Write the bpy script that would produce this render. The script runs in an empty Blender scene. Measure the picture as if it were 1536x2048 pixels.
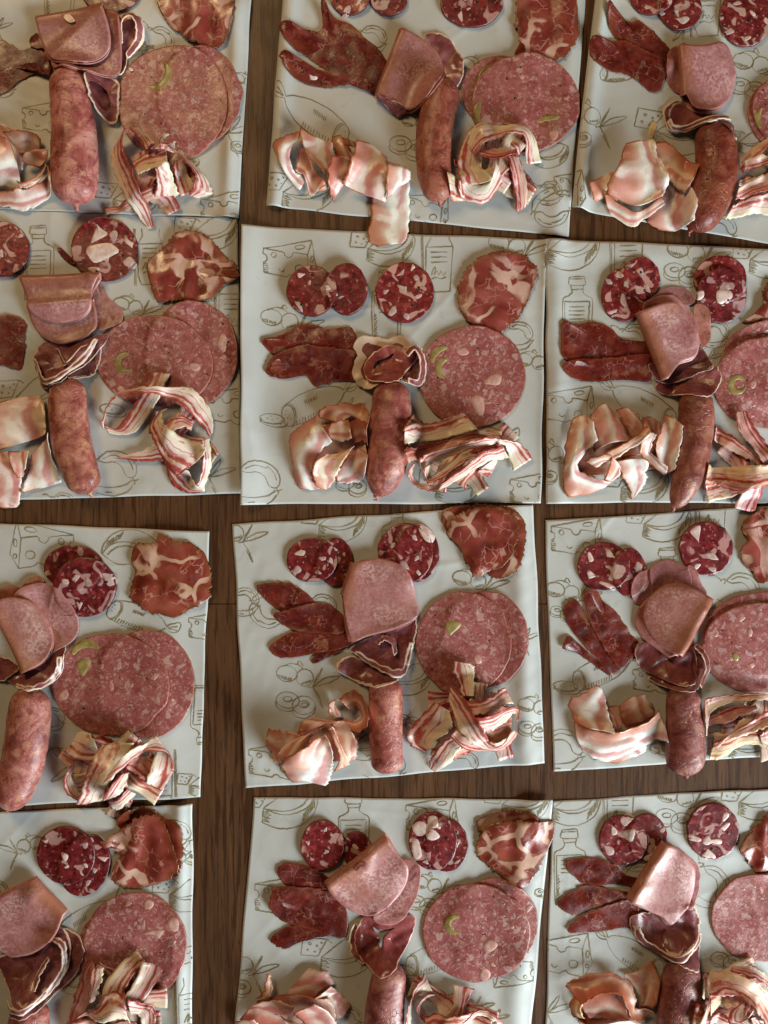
import bpy, math, random
import numpy as np

random.seed(7); RNG = np.random.default_rng(7)
K = 0.0005            # metres for one unit of the layout grid (about half a millimetre)
CAM_H = 1.0           # camera height above the table, metres
DPX = CAM_H / K
scene = bpy.context.scene

# ------------------------------------------------------------------ camera
cam = bpy.data.cameras.new('camera'); camo = bpy.data.objects.new('camera', cam)
scene.collection.objects.link(camo); camo.location = (0, 0, CAM_H)
cam.sensor_fit = 'VERTICAL'; cam.sensor_height = 24.0
cam.lens = 24.0 * CAM_H / (2048 * K); cam.clip_start = 0.01; cam.clip_end = 50
scene.camera = camo

# ------------------------------------------------------------------ light: a window low on the right/near side, warm lamp light from the far left
world = bpy.data.worlds.new('World'); scene.world = world; world.use_nodes = True
bg = world.node_tree.nodes['Background']; bg.inputs[0].default_value = (1.0, 0.88, 0.70, 1); bg.inputs[1].default_value = 0.02
def area(name, loc, target, sx, sy, power, color):
    l = bpy.data.lights.new(name, 'AREA'); l.shape = 'RECTANGLE'; l.size = sx; l.size_y = sy; l.energy = power; l.color = color
    o = bpy.data.objects.new(name, l); scene.collection.objects.link(o); o.location = loc
    d = [t - c for t, c in zip(target, loc)]
    import mathutils
    o.rotation_euler = mathutils.Vector(d).to_track_quat('-Z', 'Y').to_euler()
    return o
area('window_light', (1.85, -1.75, 0.84), (0.05, -0.1, 0), 1.2, 1.3, 150, (0.84, 0.97, 1.0))
area('room_lamp', (-1.0, 1.7, 1.9), (0, 0.1, 0), 0.8, 0.8, 29, (1.0, 0.69, 0.35))
vs = scene.view_settings; vs.view_transform = 'Standard'; vs.look = 'None'; vs.gamma = 1; vs.exposure = 0.05; vs.use_curve_mapping = False
scene.cycles.max_bounces = 6; scene.cycles.diffuse_bounces = 3; scene.cycles.use_denoising = True

# ------------------------------------------------------------------ materials
class NT:
    def __init__(s, name, rough=0.5, spec=0.4, sss=0.0):
        s.m = bpy.data.materials.new(name); s.m.use_nodes = True; s.t = s.m.node_tree; s.N = s.t.nodes; s.L = s.t.links
        s.b = s.N['Principled BSDF']; s.set('Roughness', rough); s.set('Specular IOR Level', spec)
        if sss:
            s.set('Subsurface Weight', sss); s.set('Subsurface Radius', (1.0, 0.35, 0.22)); s.set('Subsurface Scale', 0.0035)
        tc = s.N.new('ShaderNodeTexCoord'); oi = s.N.new('ShaderNodeObjectInfo'); s.oi = oi
        v = s.N.new('ShaderNodeVectorMath'); v.operation = 'SCALE'; v.inputs[0].default_value = (7.3, 3.1, 5.7); s.L.new(oi.outputs['Random'], v.inputs['Scale'])
        a = s.N.new('ShaderNodeVectorMath'); a.operation = 'ADD'; s.L.new(tc.outputs['Object'], a.inputs[0]); s.L.new(v.outputs[0], a.inputs[1])
        s.vec = a.outputs[0]; s.rand = oi.outputs['Random']; s.tint = oi.outputs['Color']
    def put(s, sock, v):
        if hasattr(v, 'is_linked') or isinstance(v, bpy.types.NodeSocket): s.L.new(v, sock)
        else: sock.default_value = v if not (isinstance(v, tuple) and len(v) == 3 and sock.type == 'RGBA') else (*v, 1)
    def set(s, k, v): s.put(s.b.inputs[k], v)
    def attr(s, name):
        n = s.N.new('ShaderNodeAttribute'); n.attribute_name = name; return n.outputs['Fac']
    def noise(s, scale, detail=3, rough=0.55, dist=0.0, vec=None):
        n = s.N.new('ShaderNodeTexNoise'); n.inputs['Scale'].default_value = scale; n.inputs['Detail'].default_value = detail
        n.inputs['Roughness'].default_value = rough; n.inputs['Distortion'].default_value = dist; s.L.new(vec or s.vec, n.inputs['Vector']); return n.outputs['Fac']
    def noisec(s, scale, detail=2, vec=None):
        n = s.N.new('ShaderNodeTexNoise'); n.inputs['Scale'].default_value = scale; n.inputs['Detail'].default_value = detail; s.L.new(vec or s.vec, n.inputs['Vector']); return n.outputs['Color']
    def warp(s, scale, amt, vec=None):
        c = s.noisec(scale, 2, vec); a = s.N.new('ShaderNodeVectorMath'); a.operation = 'MULTIPLY_ADD'
        s.L.new(c, a.inputs[0]); a.inputs[1].default_value = (amt,) * 3; s.L.new(vec or s.vec, a.inputs[2]); return a.outputs[0]
    def voro(s, scale, feature='F1', vec=None, rnd=1.0):
        n = s.N.new('ShaderNodeTexVoronoi'); n.feature = feature; n.inputs['Scale'].default_value = scale; n.inputs['Randomness'].default_value = rnd
        s.L.new(vec or s.vec, n.inputs['Vector']); return n
    def math(s, op, a, b=0.0, c=0.0):
        n = s.N.new('ShaderNodeMath'); n.operation = op; s.put(n.inputs[0], a); s.put(n.inputs[1], b); s.put(n.inputs[2], c); return n.outputs[0]
    def sm(s, v, lo, hi):      # smoothstep 0..1 (lo may exceed hi)
        n = s.N.new('ShaderNodeMapRange'); n.interpolation_type = 'SMOOTHSTEP'; s.put(n.inputs[0], v); n.inputs[1].default_value = lo; n.inputs[2].default_value = hi; return n.outputs[0]
    def mix(s, f, a, b, mode='MIX'):
        n = s.N.new('ShaderNodeMix'); n.data_type = 'RGBA'; n.blend_type = mode; s.put(n.inputs[0], f); s.put(n.inputs[6], a); s.put(n.inputs[7], b); return n.outputs[2]
    def ramp(s, f, stops, interp='LINEAR'):
        n = s.N.new('ShaderNodeValToRGB'); n.color_ramp.interpolation = interp; e = n.color_ramp.elements
        while len(e) < len(stops): e.new(0.5)
        for el, (p, c) in zip(e, stops): el.position = p; el.color = (*c, 1)
        s.put(n.inputs[0], f); return n.outputs[0]
    def xyz(s, x, y, z=0.0):
        n = s.N.new('ShaderNodeCombineXYZ'); s.put(n.inputs[0], x); s.put(n.inputs[1], y); s.put(n.inputs[2], z); return n.outputs[0]
    def bump(s, h, strength, dist):
        n = s.N.new('ShaderNodeBump'); n.inputs['Strength'].default_value = strength; n.inputs['Distance'].default_value = dist; s.L.new(h, n.inputs['Height']); s.L.new(n.outputs[0], s.b.inputs['Normal'])
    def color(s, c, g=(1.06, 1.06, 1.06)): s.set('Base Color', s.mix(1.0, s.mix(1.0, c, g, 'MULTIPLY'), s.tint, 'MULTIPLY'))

MAT = {}
def build_materials():
    # --- wooden table
    t = NT('walnut', 0.42, 0.35)
    mp = t.N.new('ShaderNodeMapping'); tc = t.N.new('ShaderNodeTexCoord'); t.L.new(tc.outputs['Object'], mp.inputs[0]); mp.inputs['Scale'].default_value = (1.0, 0.05, 1.0)
    v = mp.outputs[0]
    g1 = t.noise(420, 5, 0.7, 0.0, v); g2 = t.noise(70, 4, 0.6, 1.2, v); g3 = t.noise(14, 2, 0.5, 0.6, v)
    pores = t.sm(t.noise(900, 2, 0.6, 0, v), 0.60, 0.70)
    c = t.ramp(g2, [(0.28, (0.060, 0.033, 0.017)), (0.5, (0.105, 0.060, 0.031)), (0.75, (0.155, 0.092, 0.048))])
    c = t.mix(t.math('MULTIPLY', t.sm(g1, 0.35, 0.7), 0.55), c, (0.19, 0.115, 0.063)); c = t.mix(t.math('MULTIPLY', t.sm(g3, 0.3, 0.7), 0.3), c, (0.06, 0.033, 0.017))
    ln_ = t.sm(t.noise(230, 3, 0.6, 0.4, v), 0.50, 0.60); c = t.mix(t.math('MULTIPLY', ln_, 0.8), c, (0.045, 0.020, 0.008)); c = t.mix(t.math('MULTIPLY', pores, 0.8), c, (0.018, 0.009, 0.004)); c = t.mix(1.0, c, (0.86, 0.64, 0.50), 'MULTIPLY'); t.set('Base Color', c)
    t.bump(t.math('SUBTRACT', g1, t.math('MULTIPLY', pores, 1.2)), 0.25, 0.0004); MAT['wood'] = t.m
    # --- printed greaseproof paper
    t = NT('greaseproof_paper', 0.40, 0.42)
    n1 = t.noise(9, 3); n2 = t.noise(160, 4, 0.65); n3 = t.noise(30, 3, 0.6, 1.0)
    c = t.mix(t.math('MULTIPLY', t.sm(n1, 0.35, 0.7), 0.5), (0.50, 0.495, 0.475), (0.585, 0.58, 0.56))
    c = t.mix(t.math('MULTIPLY', t.sm(n2, 0.55, 0.8), 0.12), c, (0.42, 0.40, 0.35))
    c = t.mix(t.math('MULTIPLY', t.sm(n3, 0.655, 0.68), 0.3), c, (0.40, 0.38, 0.33)); t.set('Base Color', c)
    t.set('Roughness', t.ramp(n3, [(0.3, (0.56,) * 3), (0.7, (0.42,) * 3)])); cru = t.voro(11, 'F1', vec=t.warp(14, 0.06)).outputs['Distance']; cr2 = t.voro(26, 'F1', vec=t.warp(20, 0.04)).outputs['Distance']; t.bump(t.math('ADD', t.math('ADD', t.math('MULTIPLY', cru, 2.2), t.math('MULTIPLY', cr2, 0.8)), t.math('MULTIPLY', n2, 0.12)), 0.30, 0.0022); MAT['paper'] = t.m
    t = NT('brown_print', 0.5, 0.3); n = t.noise(120, 3)
    t.set('Base Color', t.mix(t.sm(n, 0.35, 0.7), (0.20, 0.155, 0.075), (0.32, 0.26, 0.145))); MAT['ink'] = t.m
    # --- fat / small bits
    t = NT('fat', 0.38, 0.5); n = t.noise(160, 3)
    t.color(t.mix(t.sm(n, 0.3, 0.7), (0.54, 0.35, 0.29), (0.72, 0.56, 0.49)), (1.08, 1.1, 1.16)); t.bump(t.noise(300, 3), 0.2, 0.0006); MAT['fat'] = t.m
    t = NT('pink_fat', 0.42, 0.45); n = t.noise(200, 3)
    t.color(t.mix(t.sm(n, 0.3, 0.7), (0.44, 0.20, 0.165), (0.56, 0.33, 0.27))); MAT['pinkfat'] = t.m
    t = NT('peppercorn', 0.6, 0.3); t.set('Base Color', t.mix(t.noise(900, 2), (0.008, 0.006, 0.005), (0.05, 0.035, 0.025))); MAT['pepper'] = t.m
    t = NT('green_olive', 0.35, 0.5); n = t.noise(180, 3)
    t.color(t.mix(t.sm(n, 0.3, 0.7), (0.23, 0.165, 0.045), (0.36, 0.27, 0.10)), (1, 1, 1)); MAT['olive'] = t.m
    # --- salami
    t = NT('salami', 0.36, 0.5); rim = t.attr('rim')
    n = t.noise(150, 4, 0.7, 0.5)
    c = t.ramp(n, [(0.32, (0.055, 0.005, 0.006)), (0.5, (0.150, 0.014, 0.014)), (0.72, (0.30, 0.052, 0.044))])
    f1 = t.noise(68, 2, 0.4, 0.9); fm = t.sm(f1, 0.575, 0.64); c = t.mix(t.math('MULTIPLY', fm, 0.75), c, (0.56, 0.37, 0.31))
    vo = t.voro(300, vec=t.warp(300, 0.004)); fs = t.math('MULTIPLY', t.sm(vo.outputs['Distance'], 0.40, 0.30), t.sm(t.math('FRACT', t.math('MULTIPLY', vo.outputs['Color'], 7.0)), 0.78, 0.80)); c = t.mix(t.math('MULTIPLY', fs, 0.6), c, (0.44, 0.23, 0.19))
    c = t.mix(t.sm(rim, 0.9, 0.2), c, (0.10, 0.022, 0.016)); t.color(c)
    t.bump(t.math('ADD', n, t.math('MULTIPLY', fm, 0.35)), 0.5, 0.0009); t.set('Roughness', t.ramp(t.noise(90, 2), [(0.3, (0.24,) * 3), (0.7, (0.48,) * 3)])); MAT['salami'] = t.m
    # --- olive mortadella-like cooked sausage slices
    t = NT('olive_sausage_meat', 0.38, 0.45); rim = t.attr('rim')
    n = t.noise(120, 5, 0.75, 0.5); w = t.warp(170, 0.012)
    c = t.ramp(n, [(0.32, (0.20, 0.043, 0.042)), (0.5, (0.31, 0.088, 0.080)), (0.70, (0.40, 0.155, 0.135))])
    c = t.mix(t.math('MULTIPLY', t.sm(t.noise(30, 2), 0.50, 0.68), 0.45), c, (0.22, 0.046, 0.044))
    for sc, lo, hi, th, k in ((100, 0.42, 0.28, 0.72, 0.62), (190, 0.44, 0.28, 0.58, 0.52), (330, 0.46, 0.28, 0.50, 0.45)):
        vo = t.voro(sc, vec=w); m = t.math('MULTIPLY', t.sm(vo.outputs['Distance'], lo, hi), t.sm(t.math('FRACT', t.math('MULTIPLY', vo.outputs['Color'], 7.0)), th, th + 0.02))
        c = t.mix(t.math('MULTIPLY', m, k), c, t.mix(t.noise(260, 2), (0.42, 0.23, 0.20), (0.58, 0.41, 0.36)))
    vo3 = t.voro(120, vec=t.warp(300, 0.007)); hole = t.math('MULTIPLY', t.sm(vo3.outputs['Distance'], 0.16, 0.12), t.sm(t.math('FRACT', t.math('MULTIPLY', vo3.outputs['Color'], 9.0)), 0.66, 0.67))
    c = t.mix(t.math('MULTIPLY', hole, 0.92), c, (0.045, 0.006, 0.006)); c = t.mix(t.math('MULTIPLY', t.sm(rim, 1.0, 0.3), 0.85), c, (0.33, 0.105, 0.045)); t.color(c)
    t.bump(t.math('SUBTRACT', t.math('ADD', t.math('MULTIPLY', n, 0.8), t.math('MULTIPLY', t.noise(420, 3), 0.35)), hole), 0.5, 0.0010); t.set('Roughness', t.ramp(t.noise(75, 3), [(0.35, (0.26,) * 3), (0.65, (0.48,) * 3)])); MAT['mortadella'] = t.m
    # --- bresaola: deep red, fine pale veins
    t = NT('bresaola', 0.34, 0.5); rim = t.attr('rim')
    n = t.noise(70, 5, 0.7, 0.5); w = t.warp(150, 0.012); e = t.voro(105, 'DISTANCE_TO_EDGE', vec=w).outputs['Distance']; fib = t.noise(260, 4, 0.7, 0.4)
    c = t.ramp(n, [(0.30, (0.052, 0.005, 0.004)), (0.5, (0.115, 0.012, 0.008)), (0.72, (0.20, 0.032, 0.019))])
    c = t.mix(t.math('MULTIPLY', t.sm(fib, 0.5, 0.68), 0.35), c, (0.25, 0.055, 0.035))
    vein = t.math('MULTIPLY', t.sm(e, 0.050, 0.020), t.sm(t.noise(55, 2), 0.50, 0.58)); vein = t.math('MULTIPLY', vein, t.sm(rim, 1.0, 4.0))
    c = t.mix(t.math('MULTIPLY', vein, 0.5), c, (0.40, 0.20, 0.15)); c = t.mix(t.math('MULTIPLY', t.sm(rim, 4.5, 0.2), 0.5), c, (0.24, 0.055, 0.020))
    c = t.mix(t.math('MULTIPLY', t.sm(t.noise(38, 3), 0.62, 0.70), 0.4), c, (0.36, 0.18, 0.10)); t.color(c)
    t.bump(t.math('ADD', n, t.math('MULTIPLY', fib, 0.5)), 0.5, 0.0011); t.set('Roughness', t.ramp(t.noise(75, 3), [(0.35, (0.22,) * 3), (0.65, (0.5,) * 3)])); MAT['bresaola'] = t.m
    # --- coppa: red meat islands, pale fat streaks, peppery crust
    t = NT('coppa', 0.32, 0.5); rim = t.attr('rim')
    w = t.warp(26, 0.045); e = t.voro(24, 'DISTANCE_TO_EDGE', vec=w).outputs['Distance']; n = t.noise(40, 3, 0.5, 0.8)
    c = t.ramp(n, [(0.30, (0.12, 0.014, 0.010)), (0.5, (0.22, 0.036, 0.025)), (0.72, (0.32, 0.080, 0.056))])
    fat = t.math('MULTIPLY', t.sm(e, 0.075, 0.045), t.sm(t.noise(22, 2), 0.44, 0.50)); c = t.mix(t.math('MULTIPLY', fat, 0.8), c, (0.60, 0.38, 0.29))
    e2 = t.voro(70, 'DISTANCE_TO_EDGE', vec=t.warp(60, 0.03)).outputs['Distance']; fine = t.math('MULTIPLY', t.sm(e2, 0.045, 0.02), t.sm(t.noise(35, 2), 0.5, 0.56)); c = t.mix(t.math('MULTIPLY', fine, 0.55), c, (0.52, 0.27, 0.20)); patch_ = t.math('MULTIPLY', t.sm(t.noise(19, 2, 0.5, 1.2), 0.63, 0.66), t.sm(rim, 3.0, 8.0)); c = t.mix(t.math('MULTIPLY', patch_, 0.55), c, (0.58, 0.36, 0.29))
    c = t.mix(t.math('MULTIPLY', t.sm(rim, 6.0, 0.6), 0.75), c, (0.20, 0.055, 0.016))
    c = t.mix(t.math('MULTIPLY', t.sm(t.noise(24, 2), 0.64, 0.78), 0.25), c, (0.38, 0.17, 0.05))
    pep = t.math('MULTIPLY', t.sm(t.noise(420, 2), 0.54, 0.60), t.sm(rim, 2.6, 0.4)); c = t.mix(pep, c, (0.03, 0.014, 0.008)); t.color(c)
    t.bump(t.math('ADD', t.math('MULTIPLY', n, 0.5), t.math('MULTIPLY', t.noise(280, 3), 0.35)), 0.35, 0.0010); t.set('Roughness', t.ramp(t.noise(75, 3), [(0.35, (0.18,) * 3), (0.65, (0.46,) * 3)])); MAT['coppa'] = t.m
    # --- tongue / pink cooked slices
    t = NT('pink_tongue', 0.36, 0.5); rim = t.attr('rim')
    n = t.noise(40, 4, 0.6, 0.5); f = t.noise(330, 5, 0.8)
    c = t.ramp(n, [(0.3, (0.27, 0.085, 0.078)), (0.52, (0.36, 0.145, 0.138)), (0.72, (0.46, 0.225, 0.215))])
    pale = t.math('MULTIPLY', t.math('MULTIPLY', t.sm(t.noise(24, 3), 0.44, 0.60), t.sm(f, 0.46, 0.56)), t.sm(rim, 3.0, 9.0)); c = t.mix(t.math('MULTIPLY', t.sm(f, 0.44, 0.60), 0.4), c, (0.54, 0.32, 0.30)); c = t.mix(t.math('MULTIPLY', pale, 0.65), c, (0.60, 0.41, 0.38))
    cr = t.sm(t.math('ADD', t.attr('v'), t.math('MULTIPLY', t.math('SUBTRACT', t.noise(35, 3), 0.5), 26.0)), 14.0, 2.0); c = t.mix(t.math('MULTIPLY', cr, 0.75), c, (0.29, 0.095, 0.042)); c = t.mix(t.math('MULTIPLY', t.sm(t.noise(20, 3), 0.54, 0.68), 0.5), c, (0.30, 0.105, 0.052))
    c = t.mix(t.math('MULTIPLY', t.sm(f, 0.40, 0.32), 0.5), c, (0.22, 0.060, 0.046)); c = t.mix(t.math('MULTIPLY', t.sm(rim, 1.6, 0.6), 0.6), c, (0.50, 0.20, 0.165)); t.color(c)
    t.bump(t.math('ADD', t.math('MULTIPLY', f, 0.6), n), 0.35, 0.0010); t.set('Roughness', t.ramp(t.noise(75, 3), [(0.35, (0.28,) * 3), (0.65, (0.5,) * 3)])); MAT['tongue'] = t.m
    # --- dark cured slice with fat rim
    t = NT('fat_rimmed_meat', 0.34, 0.5); rim = t.attr('rim')
    n = t.noise(60, 4, 0.6, 0.8); f = t.noise(330, 3)
    c = t.ramp(n, [(0.28, (0.115, 0.022, 0.024)), (0.5, (0.205, 0.055, 0.056)), (0.75, (0.34, 0.125, 0.125))])
    c = t.mix(t.math('MULTIPLY', t.sm(f, 0.55, 0.75), 0.3), c, (0.48, 0.22, 0.20))
    rw = t.math('ADD', rim, t.math('MULTIPLY', t.math('SUBTRACT', t.noise(60, 3), 0.5), 5.0))
    wide = t.math('MULTIPLY', t.oi.outputs['Alpha'], 14.0)       # object colour alpha carries the real width of this slice's fat band
    m1 = t.sm(t.math('SUBTRACT', rw, wide), 0.8, 0.0); c = t.mix(t.math('MULTIPLY', m1, 0.95), c, (0.70, 0.52, 0.40))
    t.color(c); t.bump(t.math('ADD', n, t.math('MULTIPLY', f, 0.4)), 0.4, 0.0010); t.set('Roughness', t.ramp(t.noise(75, 3), [(0.35, (0.2,) * 3), (0.65, (0.46,) * 3)])); MAT['heart'] = t.m
    # --- sausage casing
    t = NT('sausage_casing', 0.40, 0.45)
    n = t.noise(42, 5, 0.68, 0.8); n2 = t.noise(150, 4, 0.65, 0.6); w = t.warp(110, 0.014)
    c = t.ramp(n, [(0.32, (0.150, 0.030, 0.025)), (0.47, (0.28, 0.084, 0.070)), (0.58, (0.40, 0.165, 0.135)), (0.72, (0.50, 0.27, 0.205))])
    for sc, lo, hi, th, k in ((80, 0.50, 0.22, 0.62, 0.60), (210, 0.46, 0.25, 0.70, 0.4)):
        vo = t.voro(sc, vec=w); m = t.math('MULTIPLY', t.sm(vo.outputs['Distance'], lo, hi), t.sm(t.math('FRACT', t.math('MULTIPLY', vo.outputs['Color'], 7.0)), th, th + 0.05)); c = t.mix(t.math('MULTIPLY', m, k), c, (0.48, 0.26, 0.155))
    c = t.mix(t.math('MULTIPLY', t.sm(n2, 0.54, 0.66), 0.55), c, (0.10, 0.016, 0.014)); t.color(c)
    wr = t.voro(85, 'DISTANCE_TO_EDGE', vec=t.warp(70, 0.035)).outputs['Distance']; crease = t.math('MULTIPLY', t.sm(wr, 0.05, 0.0), t.sm(t.noise(30, 2), 0.48, 0.6))
    t.bump(t.math('SUBTRACT', t.math('ADD', t.math('MULTIPLY', n2, 1.0), t.math('MULTIPLY', t.noise(420, 3), 0.2)), t.math('MULTIPLY', crease, 0.8)), 0.45, 0.0015)
    t.set('Roughness', t.ramp(t.noise(70, 3), [(0.35, (0.30,) * 3), (0.65, (0.55,) * 3)])); MAT['sausage'] = t.m
    # --- ham: pale pink and white, smoked rind edge (u runs across the slice)
    t = NT('ham', 0.34, 0.45, 0.15); u = t.attr('u'); rim = t.attr('rim')
    n = t.noise(26, 3, 0.55, 0.8); b = t.math('ADD', u, t.math('MULTIPLY', t.math('SUBTRACT', t.noise(20, 3), 0.5), 1.1))
    c = t.ramp(b, [(0.0, (0.48, 0.19, 0.12)), (0.22, (0.58, 0.28, 0.205)), (0.38, (0.70, 0.46, 0.37)), (0.48, (0.82, 0.72, 0.62)), (0.60, (0.82, 0.73, 0.64)), (0.70, (0.58, 0.26, 0.23)), (0.82, (0.62, 0.32, 0.28)), (0.92, (0.80, 0.68, 0.58))])
    c = t.mix(t.math('MULTIPLY', t.sm(n, 0.54, 0.66), 0.45), c, (0.52, 0.22, 0.18)); c = t.mix(t.math('MULTIPLY', t.sm(t.noise(30, 3, 0.5, 0.6), 0.58, 0.68), 0.6), c, (0.82, 0.73, 0.64))
    c = t.mix(t.math('MULTIPLY', t.sm(t.noise(300, 3, 0.7), 0.55, 0.7), 0.2), c, (0.48, 0.2, 0.16))
    ri = t.math('MULTIPLY', t.sm(t.math('ADD', rim, t.math('MULTIPLY', t.noise(80, 2), 1.0)), 2.2, 1.2), t.sm(u, 0.6, 0.45)); c = t.mix(t.math('MULTIPLY', ri, 0.9), c, (0.34, 0.115, 0.022)); t.color(c, (1.08, 1.1, 1.16))
    t.bump(t.math('ADD', t.noise(90, 3), t.math('MULTIPLY', t.noise(400, 3), 0.35)), 0.4, 0.0011); t.set('Roughness', t.ramp(t.noise(75, 3), [(0.35, (0.22,) * 3), (0.65, (0.46,) * 3)])); MAT['ham'] = t.m
    # --- pancetta: streaky bands along the strip (u across, v along, millimetres)
    t = NT('pancetta', 0.36, 0.45, 0.12); u = t.attr('u'); v = t.attr('v'); rim = t.attr('rim')
    off = t.math('MULTIPLY', t.rand, 9.0)
    def nz(su, sv, d=3): return t.noise(1.0, d, 0.6, 0, t.xyz(t.math('MULTIPLY', u, su), t.math('MULTIPLY', v, sv), off))
    wv = t.math('ADD', t.math('ADD', u, t.math('MULTIPLY', t.math('SUBTRACT', nz(1.2, 0.035), 0.5), 0.55)), t.math('MULTIPLY', t.math('SUBTRACT', t.rand, 0.5), 0.25))
    c = t.ramp(wv, [(0.0, (0.30, 0.05, 0.035)), (0.10, (0.34, 0.062, 0.045)), (0.16, (0.62, 0.41, 0.33)), (0.25, (0.66, 0.46, 0.37)), (0.28, (0.40, 0.078, 0.055)), (0.37, (0.36, 0.060, 0.042)), (0.42, (0.62, 0.40, 0.33)), (0.60, (0.70, 0.53, 0.43)), (0.63, (0.42, 0.12, 0.085)), (0.66, (0.71, 0.54, 0.43)), (0.80, (0.70, 0.53, 0.40)), (1.0, (0.70, 0.60, 0.41))])
    lean = nz(5.0, 0.045, 4); c = t.mix(t.math('MULTIPLY', t.sm(lean, 0.57, 0.63), 0.75), c, (0.42, 0.085, 0.062)); c = t.mix(t.math('MULTIPLY', t.sm(nz(9.0, 0.12), 0.60, 0.66), 0.5), c, (0.72, 0.56, 0.46))
    c = t.mix(t.math('MULTIPLY', t.sm(t.noise(260, 2), 0.70, 0.74), t.sm(rim, 3.0, 0.5)), c, (0.05, 0.025, 0.012)); t.color(c, (1.08, 1.1, 1.16))
    t.bump(t.math('ADD', lean, t.math('MULTIPLY', t.noise(380, 3), 0.4)), 0.35, 0.0010); t.set('Roughness', t.ramp(t.noise(75, 3), [(0.35, (0.2,) * 3), (0.65, (0.48,) * 3)])); MAT['pancetta'] = t.m
build_materials()

# ------------------------------------------------------------------ height map of everything laid down so far (layout units)
PAD = 460; CELL = 2.0
NX = int((1536 + 2 * PAD) / CELL); NY = int((2048 + 2 * PAD) / CELL)
H = np.zeros((NY, NX), np.float32)
def samp(A, x, y, x0=0, y0=0):
    fx = np.clip((np.asarray(x, float) + PAD) / CELL - 0.5 - x0, 0, A.shape[1] - 1.001); fy = np.clip((np.asarray(y, float) + PAD) / CELL - 0.5 - y0, 0, A.shape[0] - 1.001)
    ix = fx.astype(int); iy = fy.astype(int); ax = fx - ix; ay = fy - iy
    return (A[iy, ix] * (1 - ax) + A[iy, ix + 1] * ax) * (1 - ay) + (A[iy + 1, ix] * (1 - ax) + A[iy + 1, ix + 1] * ax) * ay
def hat(x, y): return samp(H, x, y)
def gauss(A, s):
    r = max(1, int(3 * s)); k = np.exp(-0.5 * (np.arange(-r, r + 1) / s) ** 2); k /= k.sum()
    P = np.pad(A, r, mode='edge'); B = sum(k[i] * P[:, i:i + A.shape[1]] for i in range(2 * r + 1)); return sum(k[i] * B[i:i + A.shape[0]] for i in range(2 * r + 1))
def maxf(A, r):
    P = np.pad(A, r, mode='edge'); B = np.max([P[:, i:i + A.shape[1]] for i in range(2 * r + 1)], 0); return np.max([B[i:i + A.shape[0]] for i in range(2 * r + 1)], 0)
def drape(xs, ys, sig, mr=2):
    """smoothed upper envelope of what lies below (units: layout)"""
    m = int(3 * sig) + mr + 4
    x0 = max(0, int((np.min(xs) + PAD) / CELL) - m); x1 = min(NX, int((np.max(xs) + PAD) / CELL) + m); y0 = max(0, int((np.min(ys) + PAD) / CELL) - m); y1 = min(NY, int((np.max(ys) + PAD) / CELL) + m)
    A = gauss(maxf(H[y0:y1, x0:x1], mr), sig)
    return lambda x, y: np.maximum(samp(A, x, y, x0, y0), hat(x, y) + 0.2)
BAR = np.array([(a / 4, b / 4, 1 - a / 4 - b / 4) for a in range(5) for b in range(5 - a)])
def splat(V, F):
    T = []
    for f in F:
        for i in range(1, len(f) - 1): T.append((f[0], f[i], f[i + 1]))
    T = np.array(T); P = V[T]; Q = np.einsum('kb,tbd->tkd', BAR, P).reshape(-1, 3)
    ix = ((Q[:, 0] + PAD) / CELL).astype(int); iy = ((Q[:, 1] + PAD) / CELL).astype(int); ok = (ix >= 0) & (ix < NX) & (iy >= 0) & (iy < NY)
    np.maximum.at(H, (iy[ok], ix[ok]), Q[ok, 2].astype(np.float32))

# ------------------------------------------------------------------ object making
COL = scene.collection
def world_pt(P): return np.stack([(P[..., 0] - 768) * K, (1024 - P[..., 1]) * K, P[..., 2] * K], -1)
def mk(name, V, F, mat, parent=None, label=None, cat=None, group=None, kind=None, attrs=None, tint=None, smooth=True):
    W = world_pt(np.asarray(V, float)); o3 = np.array([W[:, 0].mean(), W[:, 1].mean(), W[:, 2].min()])
    me = bpy.data.meshes.new(name); me.from_pydata((W - o3).tolist(), [], F)
    if smooth: me.polygons.foreach_set('use_smooth', [True] * len(F))
    for k, a in (attrs or {}).items():
        at = me.attributes.new(k, 'FLOAT', 'POINT'); at.data.foreach_set('value', np.asarray(a, np.float32).ravel())
    me.materials.append(MAT[mat]); me.update(); o = bpy.data.objects.new(name, me); COL.objects.link(o)
    if parent is None: o.location = o3
    else: o.parent = parent; o.location = o3 - np.array(parent['_o3'])
    o['_o3'] = o3.tolist()
    if label: o['label'] = label
    if cat: o['category'] = cat
    if group: o['group'] = group
    if kind: o['kind'] = kind
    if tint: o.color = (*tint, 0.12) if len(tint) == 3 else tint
    return o
def wob(x, y, wl, seed, n=6):
    """smooth pseudo-noise about -1..1"""
    r = np.random.default_rng(seed); s = np.zeros_like(np.asarray(x, float))
    for _ in range(n):
        a = r.uniform(0, 2 * math.pi); f = 2 * math.pi / (wl * r.uniform(0.6, 1.7)); s = s + np.sin((np.cos(a) * x + np.sin(a) * y) * f + r.uniform(0, 6.3))
    return s / (n ** 0.5 * 1.2)
def parse(s): return [tuple(float(q) for q in p.split(',')) for p in s.split()]
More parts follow.
